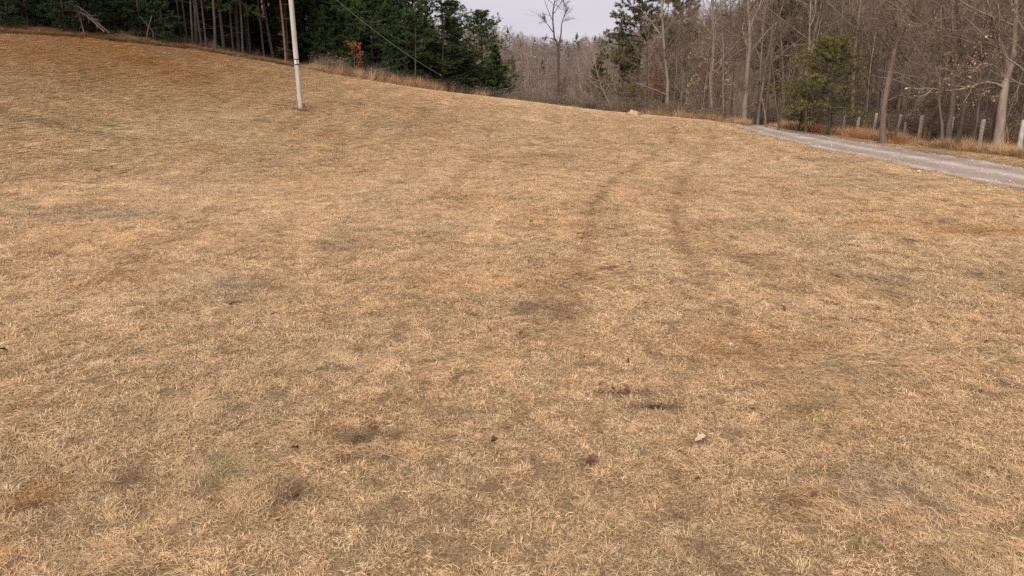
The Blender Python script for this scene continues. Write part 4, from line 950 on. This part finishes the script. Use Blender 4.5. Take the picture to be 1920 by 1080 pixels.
# bare twigs at the pole foot
def weeds(px, py, n, h, label, seed):
    p = ground_px(px, py); r = np.random.default_rng(seed); g = Geo(); st = np.stack([r.normal(0, .16, n), r.normal(0, .1, n), np.zeros(n)], 1)
    d = np.stack([r.normal(-.2, .5, n), r.normal(0, .4, n), np.ones(n)], 1); P = paths(st, d, r.uniform(.4, 1, n) * h, 6, r, .12, -.03); R = .010 * np.linspace(1, .5, 6)[None].repeat(n, 0); g.tubes(P, R, 4)
    S, RS = sprout(P, R, 4, .3, 1, 45, .4, 3, r, .1, 0, .006); g2 = Geo(); g2.tubes(S, RS, 3)
    t = thing('dead_weed', p, label, 'weed'); link('stems', g.mesh('weed_stems', M['twig']), t); link('twigs', g2.mesh('weed_twigs', M['twig']), t)
weeds(551, 206, 9, .75, 'bare dead weed stems at the foot of the utility pole', 3)

# ------------------------------------------------------------------ fence
def fence():
    POSTS = [(1581, 247, 219.5, .7), (1606, 252, 215, 1.0), (1637, 253, 219, .85), (1679, 257, 221.5, .9), (1694, 259, 234, .55), (1722, 264, 224, 1.15), (1777, 270, 227, 1.0), (1835, 276, 232, 1.0), (1909, 287, 234, 1.15)]
    b0 = ground_px(1722, 264); t = thing('fence', b0, 'old wire fence of weathered wooden posts along the road', 'fence')
    tops = []
    for i, (px, py, pt, w) in enumerate(POSTS):
        p = ground_px(px, py); p = p.copy(); hgt = max(.55, (py - pt) * p[1] / F_PX * 1.14)
        r = np.random.default_rng(i); n = 9
        lean = np.array([r.normal(0, .03), r.normal(0, .03), 1]); z = np.array([-.25, 0, .25, .5, .75, .93, 1.0, 1.0]) * hgt; z[0] = -.25
        P = p - b0 + lean[None] * z[:, None]; R = .082 * (.4 + .6 * w) * np.array([1.05, 1.05, 1, .98, .97, .96, .86, .45]) * (1 + r.normal(0, .03, 8))
        g = Geo(); g.tubes(P[None], R[None], 9, cap=True); V = g.v[0]; V += r.normal(0, .004, V.shape); link('post', g.mesh('post', M['post'], smooth=False), t)
        if w > .6: tops.append((p - b0, hgt))
    tops.append((ground_px(1990, 300) - b0, 1.05))
    for f in (.42, .68, .9):
        P = []
        for (a, ha), (b, hb) in zip(tops[:-1], tops[1:]):
            for u in np.linspace(0, 1, 7)[:-1]:
                q = a * (1 - u) + b * u + np.array([-.05, 0, (ha * (1 - u) + hb * u) * f - .05 * 4 * u * (1 - u)]); P.append(q)
        P.append(tops[-1][0] + np.array([-.05, 0, tops[-1][1] * f])); P = np.array(P)
        g = Geo(); g.tubes(P[None], np.full((1, len(P)), .0045), 4); link('wire', g.mesh('wire', M['wire']), t)
    a, ha = tops[0]; b, hb = tops[1]
    P = np.linspace(a + [0, -.08, ha * .8], b + [0, -.08, hb * .82], 6); g = Geo(); g.tubes(P[None], np.full((1, 6), .035), 7, cap=True); rl = link('rail', g.mesh('rail', M['rustwood']), t); rl['label'] = 'dark wooden rail between the two leftmost posts'
fence()
# clumps of orange broom sedge standing out along the fence
SEDGE = [(1574, 250, 1.0, .8, 'tall orange grass clump between the two leftmost fence posts'), (1620, 254, .8, .8, 'orange grass clump between the second and third fence posts'), (1655, 257, .75, .9, 'leaning tan grass clump right of the third fence post'),
         (1730, 267, .85, .7, 'narrow orange grass clump right beside the tall middle post'), (1767, 271, .8, .8, 'orange grass clump at the foot of the curved sapling'), (1818, 276, .6, 1.3, 'spreading straw clump between the fourth and fifth large posts'),
         (1880, 285, .95, 1.5, 'largest bright orange grass clump under the thickest tree')]
for i, (px, py, h, w, lab) in enumerate(SEDGE):
    p = ground_px(px, py); t = thing('grass_clump', p, lab, 'grass clump', 'orange grass clumps along the fence', rz=i * 1.3, scale=(w, w, h)); g = tall_proto(20 + i)
    link('blades', g.mesh('blades', M['tallobj'], tint=True), t)
    g2 = Geo(); r = np.random.default_rng(i); st = np.stack([r.normal(0, .06, 12), r.normal(0, .06, 12), np.zeros(12)], 1)
    g2.tubes(paths(st, np.stack([r.normal(0, .12, 12), r.normal(0, .12, 12), np.ones(12)], 1), r.uniform(.7, 1.15, 12), 5, r, .03, 0), .005 * np.ones((12, 5)), 3); link('stems', g2.mesh('stems', M['tallobj'], tint=True), t)

# ------------------------------------------------------------------ small things lying on the field
def leaf_mesh(seed, mat, L=.11):
    """a dead oak-like leaf: lobed outline, folded on its midrib and curled"""
    r = np.random.default_rng(seed); n = 13; u = np.linspace(0, 1, n)
    w = .30 * np.sin(pi * np.clip(u, 0, 1) ** .8) * (1 + .45 * np.sin(u * 6.5 * pi)) + .02
    mid = np.stack([u * L, 0 * u, .02 * np.sin(u * 3) + .03 * u ** 2], 1); g = Geo()
    lf = mid + np.stack([0 * u, w * L, w * L * .55 + .01 * r.random(n)], 1); rt = mid + np.stack([0 * u, -w * L, w * L * .4 + .012 * r.random(n)], 1)
    V = np.concatenate([lf, mid, rt]); q = [(i, i + 1, n + i + 1, n + i) for i in range(n - 1)] + [(n + i, n + i + 1, 2 * n + i + 1, 2 * n + i) for i in range(n - 1)]
    g.add(V, q=q)
    g2 = Geo(); g2.tubes(np.array([[(-.03, 0, .0), (-.01, .002, .003), (.02, 0, .006)]]), np.array([[.0015, .0015, .001]]), 4)
    return g.mesh('leaf_blade', M[mat]), g2.mesh('leaf_stalk', M['brownbark'])
LEAVES = [(690, 806, 'redleaf', 1.15, 'rust red curled leaf left of centre in the near grass'), (648, 872, 'redleaf', .9, 'reddish leaf half buried below the rust red one'), (560, 846, 'redleaf', 1.0, 'dull pink brown leaf left of the rust red leaves'),
          (1098, 872, 'brownleaf', 1.3, 'purple brown leaf lying alone right of bottom centre'), (1180, 738, 'redleaf', 1.0, 'rusty leaf beside the flattened grass hollow'), (1238, 762, 'redleaf', .9, 'rust leaf on the rim of the flattened grass hollow'),
          (1122, 726, 'brownleaf', .8, 'dark leaf at the left tip of the grass hollow'), (1472, 586, 'brownleaf', 1.2, 'dark brown leaf lying alone in the right of the field'), (15, 661, 'brownleaf', 1.2, 'dark leaf near the left edge of the field'),
          (1303, 834, 'tanleaf', 1.3, 'pale tan leaf in long grass right of centre'), (1000, 866, 'redleaf', .5, 'tiny red leaf near bottom centre'), (240, 722, 'redleaf', .6, 'small red leaf on the left of the near field'), (1520, 935, 'redleaf', .7, 'small rust leaf low on the right')]
for i, (px, py, m_, s, lab) in enumerate(LEAVES):
    p = ground_px(px, py); t = thing('fallen_leaf', p + np.array([0, 0, .018]), lab, 'leaf', 'fallen leaves on the field', rz=i * 2.1, scale=s * .8, tilt=(.25 * sin(i), -.2)); a_, b_ = leaf_mesh(i, m_)
    link('leaf_blade', a_, t); link('stalk', b_, t)
def lump(px, py, size, mat, name, label, cat, seed, flat=.6, up=.02):
    p = ground_px(px, py); r = np.random.default_rng(seed); nu, nv = 12, 8; V = []
    for j in range(nv + 1):
        for i in range(nu):
            th, ph = 2 * pi * i / nu, pi * j / nv; d = np.array([cos(th) * sin(ph), sin(th) * sin(ph), cos(ph)])
            k = 1 + .6 * (float(fbm(np.array([d[0] * 2 + seed]), np.array([d[1] * 2 + d[2] * 1.7]), 1, 2, seed % 7)[0]) - .5) * 2 + (r.normal(0, .03) if 0 < j < nv else 0)
            V.append(d * k * np.array([size, size * .75, size * flat]))
    V = np.array(V); V[:nu] = V[:nu].mean(0); V[-nu:] = V[-nu:].mean(0)
    q = [(j * nu + i, (j + 1) * nu + i, (j + 1) * nu + (i + 1) % nu, j * nu + (i + 1) % nu) for j in range(nv) for i in range(nu)]
    g = Geo(); g.add(V, q=q); o = link(name, g.mesh(name, M[mat], smooth=(mat != 'palestone')), None, p + np.array([0, 0, up])); return tag(o, label, cat)
lump(722, 862, .036, 'darkstone', 'stone', 'small dark grey stone in the near grass left of centre', 'stone', 3, .6, .012)
lump(1724, 323, .085, 'palestone', 'stone', 'whitish stone in the grass beside the gravel road', 'stone', 4)
lump(440, 571, .10, 'soil', 'dirt_clod', 'dark clod of bare soil in the left of the field', 'dirt', 5, .32, -.004)
lump(1228, 766, .07, 'soil', 'dirt_clod', 'dark soil lump in the flattened grass hollow', 'dirt', 6, .3, -.004)
lump(690, 826, .05, 'soil', 'dirt_clod', 'small dark soil lump under the rust red leaf', 'dirt', 7, .3, -.006)
lump(552, 932, .06, 'soil', 'dirt_clod', 'dark soil gap in long grass at lower left', 'dirt', 8, .3, -.008)
lump(676, 577, .05, 'soil', 'dirt_clod', 'tiny dark clod right of the large dark clod', 'dirt', 9, .3, -.004)
lump(1189, 217, .38, 'clay', 'dirt_mound', 'small tan dirt mound on the crest of the field', 'dirt', 10, .75, .0)

# small scraps of dead leaf blown over the field (uncountable)
def scraps():
    r = np.random.default_rng(123); ms = []
    for i in range(3):
        g = Geo(); n = 4; rr = np.random.default_rng(700 + i); u = np.linspace(0, 1, 5); w = .4 * np.sin(pi * u ** .8) * (1 + .3 * rr.random(5)) + .03
        mid = np.stack([u - .5, 0 * u, .18 * np.sin(u * 3 + i)], 1); V = np.concatenate([mid + np.stack([0 * u, w, .3 * w], 1), mid, mid + np.stack([0 * u, -w, .35 * w], 1)])
        g.add(V, q=[(a, a + 1, 6 + a, 5 + a) for a in range(4)] + [(5 + a, 6 + a, 11 + a, 10 + a) for a in range(4)]); ms.append(g.mesh('leaf_scrap', M['scrap']))
    n = 1500; d = np.sqrt(r.uniform(16, 45 ** 2, n)); t = r.uniform(-.75, .75, n); x, y = d * np.sin(t), d * np.cos(t)
    k = (woods_mask(x, y) < .5) & (np.abs(x - road_x(y)) > 1.9) & (r.random(n) < .25 + 1.2 * sstep(.45, .7, fbm(x, y, 4, 2, 90)) + (x < -6)); x, y = x[k], y[k]; n = len(x)
    s_ = r.uniform(.025, .07, n); c = np.array([.16, .085, .05]) * r.uniform(.4, 1.3, (n, 1)); c[r.random(n) < .1] = np.array([.26, .10, .05])
    scatter('leaf_scraps', np.stack([x, y, height(x, y) + .02], 1), r.random(n) * 6.28, r.normal(0, .5, (n, 2)), np.stack([s_, s_, s_], 1), r.integers(0, 3, n), c, protos('leaf_scraps', ms),
            'tiny dark scraps of dead leaves strewn through the grass', 'leaf scraps')
scraps()

# loose stones on the gravel road (uncountable)
def pebbles():
    r = np.random.default_rng(321); ms = []
    for i in range(3):
        rr = np.random.default_rng(800 + i); V = np.array([(1, 0, 0), (0, 1, 0), (-1, 0, 0), (0, -1, 0), (0, 0, .6), (0, 0, -.6)], float) * rr.uniform(.6, 1.2, (6, 1))
        g = Geo(); g.add(V, t=[(0, 1, 4), (1, 2, 4), (2, 3, 4), (3, 0, 4), (1, 0, 5), (2, 1, 5), (3, 2, 5), (0, 3, 5)]); ms.append(g.mesh('road_pebble', M['scrap'], smooth=False))
    n = 5000; y = r.uniform(12, 44, n); u = np.clip(r.normal(0, 1, n), -1.6, 1.6) * .5; u = np.where(r.random(n) < .5, np.sign(u) * r.normal(.88, .12, n), u); x = road_x(y) + u * ROAD_W
    s_ = r.uniform(.008, .03, n) * np.where(r.random(n) < .05, 1.8, 1); c = np.array([.44, .385, .35]) * r.uniform(.5, 1.3, (n, 1))
    scatter('road_gravel', np.stack([x, y, height(x, y) + .04 - .03 * sstep(.85, 1, np.abs(u))], 1), r.random(n) * 6.28, r.normal(0, .4, (n, 2)), np.stack([s_, s_, s_], 1), r.integers(0, 3, n), c, protos('road_gravel', ms),
            'loose pale stones strewn over the gravel road', 'gravel')
pebbles()
